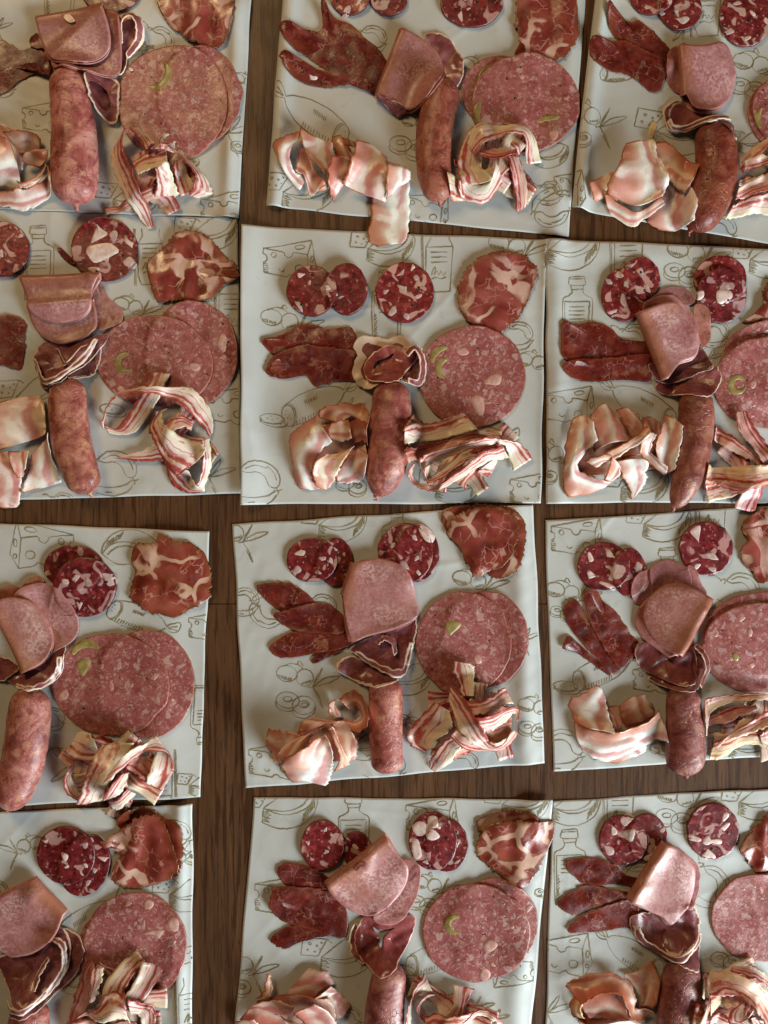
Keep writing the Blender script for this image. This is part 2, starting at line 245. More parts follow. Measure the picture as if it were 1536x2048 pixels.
def catmull(P, n, closed=False):
    P = np.asarray(P, float); m = len(P)
    if m == 2 and not closed: return P[0] + (P[1] - P[0]) * np.linspace(0, 1, n)[:, None]
    seg = m if closed else m - 1; t = np.linspace(0, seg, n, endpoint=not closed); i = np.minimum(t.astype(int), seg - 1); f = (t - i)[:, None]
    g = (lambda k: P[k % m]) if closed else (lambda k: np.where((k < 0)[:, None], 2 * P[0] - P[1], np.where((k > m - 1)[:, None], 2 * P[-1] - P[-2], P[np.clip(k, 0, m - 1)])))
    a, b, c, d = g(i - 1), g(i), g(i + 1), g(i + 2)
    return 0.5 * (2 * b + (c - a) * f + (2 * a - 5 * b + 4 * c - d) * f ** 2 + (3 * b - a - 3 * c + d) * f ** 3)
def even(P, n):
    Q = np.vstack([P, P[:1]]); d = np.r_[0, np.cumsum(np.hypot(*np.diff(Q[:, :2], axis=0).T))]; s = np.linspace(0, d[-1], n, endpoint=False)
    return np.stack([np.interp(s, d, Q[:, k]) for k in range(2)], -1)
def par(P, z_mm):
    """a thing standing z above the table is seen shifted outwards: bring the whole thing back (one translation)"""
    P = np.asarray(P, float).copy(); c = P[..., :2].reshape(-1, 2).mean(0); P[..., :2] -= (c - (768, 1024)) * (z_mm * 2 / DPX); return P

class Sheet:      # where I am laying things: the paper in hand and the origin and scale of my tracing grid
    where = ''; ox = oy = 0.0; s = 1.0
S = Sheet
def grid(ox, oy, s): S.ox, S.oy, S.s = ox, oy, s
def T(p): p = np.asarray(p, float).copy(); p[..., 0] = p[..., 0] / S.s + S.ox; p[..., 1] = p[..., 1] / S.s + S.oy; return p
def lab(d): return d + ' on the ' + S.where
SEED = [100]
def nseed(): SEED[0] += 1; return SEED[0]

def ell(cx, cy, rx, ry, rot=0, n=40):
    a = np.linspace(0, 2 * math.pi, n, endpoint=False); c, s = math.cos(math.radians(rot)), math.sin(math.radians(rot)); x, y = rx * np.cos(a), ry * np.sin(a)
    return np.stack([cx + x * c - y * s, cy + x * s + y * c], -1)

def slab(name, label, cat, outline, mat, thick=2.0, jag=(0.0, 20), und=(0.5, 60), sig=4, folds=(), tint=None, group=None, z=4, hole=None, N=110, M=16, mr=2, lip=()):
    """a slice lying on what is below it: outline in grid units, thickness mm; folds = ridges (x0,y0,x1,y1,height mm,width); hole = outline of an opening"""
    sd = nseed(); P = T(parse(outline) if isinstance(outline, str) else outline); P = par(P, z)
    O = even(catmull(P, 400, True), N); cen = O.mean(0)
    if hole is not None:
        h = even(catmull(par(T(parse(hole)), z), 200, True), N); cen = h.mean(0)
    ang = np.arange(N) / N * 2 * math.pi
    if jag[0]:
        d = O - cen; L = np.hypot(*d.T)[:, None]; per = np.hypot(*(O - np.roll(O, 1, 0)).T).sum(); arc = np.arange(N) / N
        r = np.random.default_rng(sd); j = sum(np.sin(2 * math.pi * arc * max(1, round(per / jag[1] * q)) + r.uniform(0, 6.3) + 1.5 * np.sin(2 * math.pi * arc * r.integers(2, 6) + r.uniform(0, 6))) * w for q, w in ((0.12, 0.5), (0.2, 0.6), (0.37, 0.6), (0.61, 0.6), (1, 0.6))); j = j * (0.6 + 0.5 * np.sin(2 * math.pi * arc * 3 + r.uniform(0, 6))) + r.normal(0, 0.22, N)
        O = O + d / L * (j * jag[0])[:, None]
    thk = thick * 2; D = drape(O[:, 0], O[:, 1], sig, mr)
    if hole is not None:      # match the opening's points to the outline by angle
        ao = np.arctan2(*(O - cen).T[::-1]); ah = np.arctan2(*(h - cen).T[::-1]); o_ = np.argsort(ah)
        Hn = np.stack([np.interp(ao, np.r_[ah[o_] - 2 * math.pi, ah[o_], ah[o_] + 2 * math.pi], np.tile(h[o_, k], 3)) for k in range(2)], -1)
        ring = lambda t: Hn + (O - Hn) * t
    else: ring = lambda t: cen + (O - cen) * t
    def ztop(X):
        b = D(X[:, 0], X[:, 1]) + np.abs(und[0]) * 2 * (0.6 + 0.6 * wob(X[:, 0], X[:, 1], und[1], sd))
        for f in folds:
            a, c = T(np.array([f[0:2], f[2:4]])); ab = c - a; L = np.hypot(*ab) + 1e-6; q = X - a; al = np.clip((q @ ab) / L ** 2, -0.3, 1.3); di = np.hypot(*(q - al[:, None] * ab).T)
            di = di / (f[5] / S.s); fade = np.exp(-np.maximum(0, np.maximum(-al, al - 1)) ** 2 * 40); b = b + f[4] * 2 * np.exp(-di ** 2) * fade
        for f in lip:     # edge lifted around one point: (x,y,height mm,radius)
            q = X - T(np.array(f[0:2])); b = b + f[2] * 2 * np.exp(-(q ** 2).sum(1) / (f[3] / S.s) ** 2)
        return np.maximum(b, hat(X[:, 0], X[:, 1]) + 0.2)
    ts = [1.0] + [1 - 0.9 / np.hypot(*(O - cen).T).mean()] + list(1 - np.linspace(0, 1, M + 1)[1:] ** 1.15 * (1 if hole is not None else 0.985))
    rows = []; rim = []; R = np.hypot(*(O - (Hn if hole is not None else cen)).T)
    for k, t in enumerate(ts):
        X = ring(t); zb = ztop(X); z_ = zb + thk * (0.72 if k == 0 else 1.0); rows.append(np.c_[X, z_]); rim.append((1 - t) * R / 2)
    Xb = ring(1.0 - 0.4 / R.mean()); low = np.c_[Xb, ztop(Xb) + 0.15]; rows.insert(0, low); rim.insert(0, np.zeros(N))
    V = np.vstack(rows); F = []; nr = len(rows)
    for i in range(nr - 1):
        for j in range(N): F.append((i * N + j, (i + 1) * N + j, (i + 1) * N + (j + 1) % N, i * N + (j + 1) % N))
    rimv = np.concatenate(rim)
    if hole is not None:
        Xh = ring(0.0); V = np.vstack([V, np.c_[Xh, ztop(Xh) + 0.15]]); rimv = np.r_[rimv, rim[-1]]; k = nr
        for j in range(N): F.append(((k - 1) * N + j, k * N + j, k * N + (j + 1) % N, (k - 1) * N + (j + 1) % N)); F.append((k * N + j, j, (j + 1) % N, k * N + (j + 1) % N))
    else:
        V = np.vstack([V, [cen[0], cen[1], V[(nr - 1) * N:, 2].mean()], [cen[0], cen[1], ztop(cen[None])[0] + 0.15]]); c1, c2 = nr * N, nr * N + 1
        for j in range(N): F.append(((nr - 1) * N + j, c1, (nr - 1) * N + (j + 1) % N)); F.append((j, (j + 1) % N, c2))
        rimv = np.r_[rimv, rim[-1].mean(), 10.0]
    F = [tuple(reversed(f)) for f in F]
    o = mk(name, V, F, mat, label=label, cat=cat, group=group, attrs={'rim': rimv, 'v': np.full(len(rimv), 60.0)}, tint=tint); splat(V, F); o['_out'] = 0
    return o, O, cen

def bit(name, parent, P, mat, lift=0.25, bulge=0.3, tint=None, n=14, hole=None):
    """a small flat piece set in the top of a slice, following its surface (layout units)"""
    P = even(catmull(P, 80, True), n); c = P.mean(0); r = [np.c_[c + (P - c) * t, hat(*(c + (P - c) * t).T) + dz] for t, dz in ((1.0, -0.4), (0.93, lift), (0.5, lift + bulge))]
    V = np.vstack(r + [[c[0], c[1], hat(c[0], c[1]) + lift + bulge]]); F = []
    for i in range(2):
        for j in range(n): F.append((i * n + (j + 1) % n, (i + 1) * n + (j + 1) % n, (i + 1) * n + j, i * n + j))
    for j in range(n): F.append((2 * n + (j + 1) % n, 3 * n, 2 * n + j))
    F = [tuple(f) for f in F]
    return mk(name, V, F, mat, parent, tint=tint)
def arc_bit(parent, p, z):
    """a cut olive showing as a crescent: centre, radius of its middle line, width, from and to angle"""
    cx, cy, r, w, a0, a1 = p; n = 18; a = np.radians(np.linspace(a0, a1, n)); wd = w / 2 * np.sin(np.linspace(0.12, math.pi - 0.12, n)) ** 0.5; rows = []
    for f, dz in ((-1, -0.4), (-0.9, 0.3), (-0.3, 0.7), (0.3, 0.75), (0.9, 0.35), (1, -0.4)):
        q = r + wd * f; X = T(np.stack([cx + q * np.cos(a), cy + q * np.sin(a)], -1)); rows.append(X)
    c = T(np.array([[cx, cy]]))[0]; d = par(c[None], z)[0] - c; V = np.vstack([np.c_[X + d, hat(*(X + d).T) + dz] for X, dz in zip(rows, (-0.4, 0.3, 0.7, 0.75, 0.35, -0.4))])
    F = [((i + 1) * n + j, (i + 1) * n + j + 1, i * n + j + 1, i * n + j) for i in range(5) for j in range(n - 1)]
    return mk('olive_piece', V, F, 'olive', parent)
def blob(cx, cy, r, seed, asp=1.3, corner=0.25):
    q = np.random.default_rng(seed); k = q.integers(5, 8); a = np.sort(q.uniform(0, 2 * math.pi, k) * 0.35 + np.arange(k) / k * 2 * math.pi * 0.9); th = q.uniform(0, 6.3)
    x = np.cos(a) * r * asp * q.uniform(1 - corner, 1 + corner, k); y = np.sin(a) * r / asp * q.uniform(1 - corner, 1 + corner, k)
    return np.stack([cx + x * math.cos(th) - y * math.sin(th), cy + x * math.sin(th) + y * math.cos(th)], -1)
def sprinkle(o, O, cen, n, rr, name, mat, seed, keep=0.86, asp=1.25):
    q = np.random.default_rng(seed); put = []; tries = 0
    while len(put) < n and tries < n * 40:
        tries += 1; k = q.integers(0, len(O)); t = math.sqrt(q.uniform(0, 1)) * keep; p = cen + (O[k] - cen) * t; r = rr[0] + (rr[1] - rr[0]) * q.uniform() ** 1.8
        if all(math.hypot(*(p - b)) > (r + rb) * 1.12 for b, rb in put):
            put.append((p, r)); g = q.uniform(0.62, 1.02); bit(name, o, blob(p[0], p[1], r, int(q.integers(1e6)), asp), mat, 0.08, 0.1, (g, g * q.uniform(0.88, 1), g * q.uniform(0.88, 1)), n=18)
def corns(o, O, cen, n, seed, keep=0.8):
    q = np.random.default_rng(seed)
    for i in range(n):
        k = q.integers(0, len(O)); p = cen + (O[k] - cen) * math.sqrt(q.uniform(0, 1)) * keep; r = q.uniform(2.0, 3.6); bit('peppercorn', o, ell(p[0], p[1], r, r, 0, 8), 'pepper', 0.6, 0.5, n=9)

def salami(d, cx, cy, rx, ry, rot=0, thick=3.0, fat=8, fr=(5, 12), pep=2, tint=None, z=5, sig=9, bits=()):
    q = nseed(); o, O, c = slab('salami_slice', lab(d), 'salami', ell(cx, cy, rx, ry, rot), 'salami', thick, (0.8, 26), (0.25, 70), sig, tint=tint, z=z, N=84, M=12)
    sprinkle(o, O, c, max(3, fat * 2 // 3), (fr[0] * 0.9, fr[1] * 0.95), 'fat_piece', 'fat', q); corns(o, O, c, pep, q + 5)
    for b in bits: bit('fat_piece', o, par(T(parse(b)), z), 'fat', 0.35, 0.2, n=24)
    return o
def mortadella(d, cx, cy, rx, ry, rot=0, olives=(), thick=2.0, fat=13, tint=None, z=4, fats=()):
    q = nseed(); o, O, c = slab('cooked_sausage_slice', lab(d), 'sausage slice', ell(cx, cy, rx, ry, rot), 'mortadella', thick, (1.5, 95), (1.1, 105), 6, tint=tint, z=z, N=120, M=20)
    sprinkle(o, O, c, fat * 2 // 3, (3.0, 8.5), 'fat_piece', 'pinkfat', q, 0.9, 1.25)
    for b in fats: bit('fat_piece', o, par(T(parse(b)), z), 'pinkfat', 0.3, 0.3)
    for b in olives:
        if isinstance(b, str): bit('olive_piece', o, par(T(parse(b)), z), 'olive', 0.35, 0.5, n=22)
        else: arc_bit(o, b, z)
    return o
def coppa(d, outline, folds=(), tint=None, thick=1.6, z=4, jag=(2.2, 9), lip=(), und=(1.2, 55)):
    return slab('coppa_slice', lab(d), 'coppa', outline, 'coppa', thick, jag, und, 4, folds, tint, z=z, N=170, M=20, lip=lip)[0]
def bresaola(d, outline, folds=(), tint=None, thick=1.0, z=4, lip=()):
    return slab('bresaola_slice', lab(d), 'bresaola', outline, 'bresaola', thick, (1.4, 12), (0.7, 40), 4, [(*f[:4], f[4] * 0.4, f[5]) for f in folds], tint, z=z, N=120, M=14, lip=lip)[0]
def flat_tongue(d, outline, folds=(), tint=None, thick=1.1, z=6, lip=(), sig=5):
    return slab('tongue_slice', lab(d), 'tongue', outline, 'tongue', thick, (0.6, 24), (0.7, 80), sig, folds, tint, z=z, N=110, M=16, lip=lip)[0]
def heart(d, outline, folds=(), tint=None, rim=0.12, thick=1.4, z=10, lip=(), hole=None, sig=5, jag=(1.0, 12)):
    t = (1, 1, 1) if tint is None else tint
    return slab('fat_rimmed_slice', lab(d), 'cured meat', outline, 'heart', thick, jag, (1.7, 36), sig, folds, (*t, rim * 0.43), z=z, N=120, M=16, lip=lip, hole=hole)[0]

def thicken(G, t, flip=False):
    """grid of points (R,C,3) to a closed sheet t thick"""
    du = np.gradient(G, axis=1); dv = np.gradient(G, axis=0); n = np.cross(du, dv); n /= np.linalg.norm(n, axis=2, keepdims=True) + 1e-9
    R, C = G.shape[:2]; A = (G + n * t / 2).reshape(-1, 3); B = (G - n * t / 2).reshape(-1, 3); V = np.vstack([A, B]); m = R * C; F = []
    for i in range(R - 1):
        for j in range(C - 1):
            a, b, c, d = i * C + j, i * C + j + 1, (i + 1) * C + j + 1, (i + 1) * C + j; F.append((a, b, c, d)); F.append((m + d, m + c, m + b, m + a))
    for i in range(R - 1): a, b = i * C, (i + 1) * C; F.append((a, b, m + b, m + a)); a += C - 1; b += C - 1; F.append((b, a, m + a, m + b))
    for j in range(C - 1): a, b = j, j + 1; F.append((b, a, m + a, m + b)); a += (R - 1) * C; b += (R - 1) * C; F.append((a, b, m + b, m + a))
    return V, F

def patch(name, d, cat, rows, mat, thick=1.1, z=6, tint=None, rag=1.5, ruf=(0.6, 40), sig=3, nv=11, nu=12, clamp=True, group=None):
    """a thin sheet through rows of points 'x,y,h x,y,h | ...' (h = mm above what lies below)"""
    sd = nseed(); R = [parse(r) for r in rows.split('|')]; R = [[(p + (1.5,)) if len(p) == 2 else p for p in r] for r in R]
    G = [catmull(np.array(r), 1 + nu) for r in R]; G = np.array(G); m = len(R); n = 1 + nv * (m - 1) if m > 2 else 2 + 2 * nv
    W = np.stack([catmull(G[:, j], n) for j in range(nu + 1)], 1); W = par(T(W), z) if True else W
    hh = W[..., 2] * 2; xy = W[..., :2]
    # ragged edges
    q = np.random.default_rng(sd); across = xy[:, -1] - xy[:, 0]; wd = np.hypot(*across.T)[:, None] + 1e-6; ar = np.arange(n)
    for side, sgn in ((0, -1), (-1, 1)):
        j = (wob(ar * 4.0, ar * 0, 22, sd + side + 2) + 0.6 * q.normal(0, 0.6, n)) * rag
        for k in range(3):
            idx = k if side == 0 else nu - k; xy[:, idx] += across / wd * (j * sgn * (0.5 ** k))[:, None]
    D = drape(xy[..., 0].ravel(), xy[..., 1].ravel(), sig); x, y = xy[..., 0], xy[..., 1]; tk = thick * 2
    zz = D(x.ravel(), y.ravel()).reshape(x.shape) + hh + tk / 2 + ruf[0] * 2 * (0.5 + 0.5 * wob(x, y, ruf[1], sd))
    lo = hat(x, y) + tk / 2 + 0.3
    for _ in range(2 if clamp else 0):
        zz = np.maximum(zz, lo); z2 = zz.copy(); z2[1:-1] = (zz[:-2] + 2 * zz[1:-1] + zz[2:]) / 4; zz = z2; z2 = zz.copy(); z2[:, 1:-1] = (zz[:, :-2] + 2 * zz[:, 1:-1] + zz[:, 2:]) / 4; zz = z2
    zz = np.maximum(zz, lo - 0.3)
    Gr = np.dstack([x, y, zz]); V, F = thicken(Gr, tk)
    uu = np.tile(np.linspace(0, 1, nu + 1), (n, 1)); ln = np.r_[0, np.cumsum(np.linalg.norm(np.diff(Gr[:, nu // 2], axis=0), axis=1))] / 2; vv = np.tile(ln[:, None], (1, nu + 1))
    w3 = np.linalg.norm(np.diff(Gr, axis=1), axis=2).sum(1)[:, None] / 2; rim = np.minimum(np.minimum(uu, 1 - uu) * w3, np.minimum(vv, ln[-1] - vv))
    o = mk(name, V, F, mat, label=lab(d), cat=cat, group=group, tint=tint, attrs={'u': np.tile(uu.ravel(), 2), 'v': np.tile(vv.ravel(), 2), 'rim': np.tile(rim.ravel(), 2)})
    splat(V, F); return o
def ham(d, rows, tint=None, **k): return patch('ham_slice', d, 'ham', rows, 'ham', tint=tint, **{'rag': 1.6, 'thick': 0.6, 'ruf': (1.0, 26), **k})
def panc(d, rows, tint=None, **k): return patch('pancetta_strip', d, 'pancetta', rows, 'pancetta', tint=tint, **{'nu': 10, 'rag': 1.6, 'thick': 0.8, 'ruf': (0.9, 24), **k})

def fold(d, outline, lower=1.06, rad=3.0, thick=1.15, tint=None, z=8, twist=3.0, sig=7, bulge=2.0, name='tongue_slice', cat='tongue', mat='tongue'):
    """a round slice folded over: outline of the upper flap, its first and last points are the ends of the crease"""
    sd = nseed(); P = par(T(parse(outline)), z); A, B = P[0], P[-1]
    dv = (B - A) / np.hypot(*(B - A)); nv = np.array([-dv[1], dv[0]]); cen = P.mean(0)
    if (cen - A) @ nv < 0: nv = -nv
    O = catmull(P, 240); s = (O - A) @ dv; t = (O - A) @ nv; L = (B - A) @ dv; tm = t.max(); it = int(np.argmax(t))
    tl, sl = np.maximum.accumulate(t[:it + 1]), s[:it + 1]; tr, sr = np.maximum.accumulate(t[it:][::-1]), s[it:][::-1]
    C = 26; nt = 22; k = np.linspace(0, 1, C); rows = []; D = drape(P[:, 0], P[:, 1], sig); r = rad * 2; tk = thick * 2
    tt = tm * np.sin(np.linspace(0.0, 1, nt) * math.pi / 2) ** 1.0; tt[-1] = tm * 0.9985
    def row(tv, rot=0.0, ex=1.0):
        a = np.interp(tv, tl, sl); b = np.interp(tv, tr, sr); sv = a + (b - a) * k; return A + sv[:, None] * dv + (tv * ex) * nv
    th = math.radians(twist); mid = (A + B) / 2; Rm = np.array([[math.cos(th), -math.sin(th)], [math.sin(th), math.cos(th)]])
    for tv in tt[::-1]:
        X = row(tv, 0, lower); X = (X - mid) @ Rm.T + mid; rows.append(np.c_[X, D(X[:, 0], X[:, 1]) + tk * 0.5 + 0.2])
    base_n = len(rows)
    for a in np.linspace(0, 1, 7)[1:-1]:
        X = row(0.0) - nv * r * math.sin(a * math.pi); zb = D(X[:, 0], X[:, 1]) + tk * 0.5 + 0.2; rows.append(np.c_[X, zb + r * (1 - math.cos(a * math.pi))])
    for tv in tt:
        X = row(tv); g = 2 * r * math.exp(-3.0 * tv / tm) + tk * 1.15 + bulge * 2 * math.sin(math.pi * min(1, tv / tm)) * 0.8; w = wob(X[:, 0], X[:, 1], 70, sd) * 0.8
        rows.append(np.c_[X, D(X[:, 0], X[:, 1]) + tk * 0.5 + g + w + bulge * 1.2 * np.sin(k * math.pi) * (tv / tm)])
    G = np.array(rows); V, F = thicken(G, -tk); n = len(rows)
    tv_ = np.r_[tt[::-1], np.zeros(5), tt]; uu = np.tile(k, (n, 1)); wd = np.hypot(*(G[:, -1, :2] - G[:, 0, :2]).T)[:, None]; rim = np.minimum(np.minimum(uu, 1 - uu) * wd, (tm - tv_)[:, None]) / 2
    F = [tuple(reversed(f)) for f in F]
    o = mk(name, V, F, mat, label=lab(d), cat=cat, tint=tint, attrs={'rim': np.tile(rim.ravel(), 2), 'u': np.tile(uu.ravel(), 2), 'v': np.tile(tv_[:, None] / 2, (1, C)).ravel().tolist() * 2}); splat(V, F); return o

def sausage(d, path, tint=None, squash=0.82, z=12, bump=1.0, tips=(True, True), wrinkle=1.0):
    """path 'x,y,r ...' of the axis, r = half width; ends rounded"""
    sd = nseed(); P = np.array(parse(path)); Q = catmull(P, 90); X = T(Q[:, :2]); r = Q[:, 2] / S.s; X = par(X, z)
    d_ = np.r_[0, np.cumsum(np.hypot(*np.diff(X, axis=0).T))]; n = 84; s = np.linspace(0, d_[-1], n); X = np.stack([np.interp(s, d_, X[:, k]) for k in (0, 1)], -1); r = np.interp(s, d_, r)
    R = r.mean(); e0 = np.clip(s / (R * 0.8), 0, 1); e1 = np.clip((s[-1] - s) / (R * 0.8), 0, 1); prof = np.sqrt(np.clip(1 - (1 - e0) ** 2.2, 0, 1)) * np.sqrt(np.clip(1 - (1 - e1) ** 2.2, 0, 1)); rr = np.maximum(r * prof, 0.5)
    tg = np.gradient(X, axis=0); tg /= np.hypot(*tg.T)[:, None]; nm = np.stack([-tg[:, 1], tg[:, 0]], -1); C = 44; a = np.arange(C) / C * 2 * math.pi
    base = gauss(hat(X[:, 0], X[:, 1])[:, None], 6)[:, 0] * 0 + np.median(hat(X[:, 0], X[:, 1])); rows = []
    for i in range(n):
        u = s[i]; bp = 1 + bump * (0.026 * wob(u + 0 * a, a * R * 0.9, 60, sd) + 0.009 * wob(u + 0 * a, a * R * 0.9, 15, sd + 1)) + wrinkle * 0.02 * np.sin(a * 9 + wob(a * 3, a * 0, 2, sd)) * (1 - prof[i])
        q = rr[i] * bp; off = np.cos(a) * q; zc = base[i] + R * squash + (np.sin(a)) * q * squash; rows.append(np.c_[X[i, 0] + nm[i, 0] * off, X[i, 1] + nm[i, 1] * off, np.maximum(zc, base[i] + 0.3)])
    V = np.vstack(rows + [[*X[0], base[0] + R * squash], [*X[-1], base[-1] + R * squash]]); F = []
    for i in range(n - 1):
        for j in range(C): F.append((i * C + j, i * C + (j + 1) % C, (i + 1) * C + (j + 1) % C, (i + 1) * C + j))
    for j in range(C): F.append((n * C, (j + 1) % C, j)); F.append((n * C + 1, (n - 1) * C + j, (n - 1) * C + (j + 1) % C))
    o = mk('sausage', V, F, 'sausage', label=lab(d), cat='sausage', tint=tint); splat(V, F)
    end = V[(n - 3) * C:(n - 2) * C].mean(0); rg = np.random.default_rng(sd)
    for k, on in enumerate(tips):      # the twisted casing at the tied end
        if not on: continue
        i = 0 if k == 0 else n - 1; dr = -tg[0] if k == 0 else tg[-1]; side = np.array([-dr[1], dr[0]]); c0 = X[i]; L = R * 0.22; pts = []
        for m_, (f, w) in enumerate(((-0.5, 0.20), (0.2, 0.13), (0.6, 0.09), (1.0, 0.13))):
            c = c0 + dr * f * L + side * rg.normal(0, 0.06) * R
            for q in np.arange(8) / 8 * 2 * math.pi: pts.append([*(c + side * math.cos(q) * R * w), base[i] + R * squash * 0.9 + math.sin(q) * R * w * 0.8 - m_ * R * 0.06])
        FF = [(m_ * 8 + j, m_ * 8 + (j + 1) % 8, m_ * 8 + 8 + (j + 1) % 8, m_ * 8 + 8 + j) for m_ in range(3) for j in range(8)] + [tuple(range(24, 32))]
        mk('casing_tip', np.array(pts), FF, 'sausage', o, tint=tint)
    return o

def tangle(cx, cy, rx, ry, n, d, tint=None, W=44):
    """limp pancetta ribbons lying every way under a pile (layout units)"""
    q = np.random.default_rng(nseed()); grid(0, 0, 1.0); seen = []
    for i in range(n):
        a = (i + 0.3 * q.uniform(-1, 1)) * math.pi / n; L = q.uniform(0.8, 1.25) * (rx * abs(math.cos(a)) + ry * abs(math.sin(a))); c = np.array([cx + q.uniform(-0.3, 0.3) * rx, cy + q.uniform(-0.3, 0.3) * ry]); m = 5; P = []
        bend = q.uniform(-0.55, 0.55) * L; dr = np.array([math.cos(a), math.sin(a)]); nn = np.array([-dr[1], dr[0]])
        for k in range(m):
            f = k / (m - 1) * 2 - 1; P.append(c + dr * L * f + nn * (bend * (f * f - 0.4) + q.normal(0, 4)))
        P = np.array(P); t = np.gradient(P, axis=0); t /= np.hypot(*t.T)[:, None]; no = np.stack([-t[:, 1], t[:, 0]], -1); rows = []; ph = q.uniform(0, 6)
        for k in range(m):
            tw = math.sin(ph + k * 1.1); w = W / 2 * (0.55 + 0.45 * abs(math.cos(ph + k * 1.1))); h = 1 + 3 * abs(tw); A = P[k] - no[k] * w; B = P[k] + no[k] * w; up = 5 * tw
            rows.append('%.0f,%.0f,%.1f %.0f,%.0f,%.1f' % (A[0], A[1], h + max(0, up), B[0], B[1], h + max(0, -up)))
        way = ('lying sideways', 'slanting down right', 'pointing upward', 'slanting up right')[int(round(a / (math.pi / 4))) % 4]; g = q.uniform(0.86, 1.0); kind = 'limp'
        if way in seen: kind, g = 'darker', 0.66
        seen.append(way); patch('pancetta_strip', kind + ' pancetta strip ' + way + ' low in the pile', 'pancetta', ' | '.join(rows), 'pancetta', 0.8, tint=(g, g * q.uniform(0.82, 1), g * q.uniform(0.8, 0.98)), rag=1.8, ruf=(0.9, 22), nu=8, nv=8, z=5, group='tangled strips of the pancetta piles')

def curl(d, rows, tint=(1, 1, 1), rim=0.22, **k):
    """the narrow upturned rim of another dark slice"""
    return patch('fat_rimmed_slice', d, 'cured meat', rows, 'heart', tint=(*tint, rim * 0.43), **{'thick': 0.9, 'rag': 1.2, 'ruf': (0.6, 24), 'z': 14, 'nu': 6, **k})

# ------------------------------------------------------------------ the table: two walnut boards butted at a fine joint
def table():
    e = bpy.data.objects.new('wooden_table', None); COL.objects.link(e); e.location = (0, 0, -0.03)
    e['label'] = 'dark brown wooden table under all the paper sheets'; e['category'] = 'table'
    yj = (1024 - 1207.5) * K
    for y0, y1 in ((yj + 0.00025, 1.3), (-1.3, yj - 0.00025)):
        x0, x1, b = -1.05, 1.05, 0.0006; z0, z1 = -0.03, 0.0
        v = [(x0, y0, z0), (x1, y0, z0), (x1, y1, z0), (x0, y1, z0), (x0, y0, z1 - b), (x1, y0, z1 - b), (x1, y1, z1 - b), (x0, y1, z1 - b), (x0 + b, y0 + b, z1), (x1 - b, y0 + b, z1), (x1 - b, y1 - b, z1), (x0 + b, y1 - b, z1)]
        f = [(3, 2, 1, 0), (0, 1, 5, 4), (1, 2, 6, 5), (2, 3, 7, 6), (3, 0, 4, 7), (4, 5, 9, 8), (5, 6, 10, 9), (6, 7, 11, 10), (7, 4, 8, 11), (8, 9, 10, 11)]
        me = bpy.data.meshes.new('board'); me.from_pydata(v, [], f); me.materials.append(MAT['wood']); o = bpy.data.objects.new('board', me); COL.objects.link(o); o.parent = e; o.location = (0, 0, 0.03)
table()

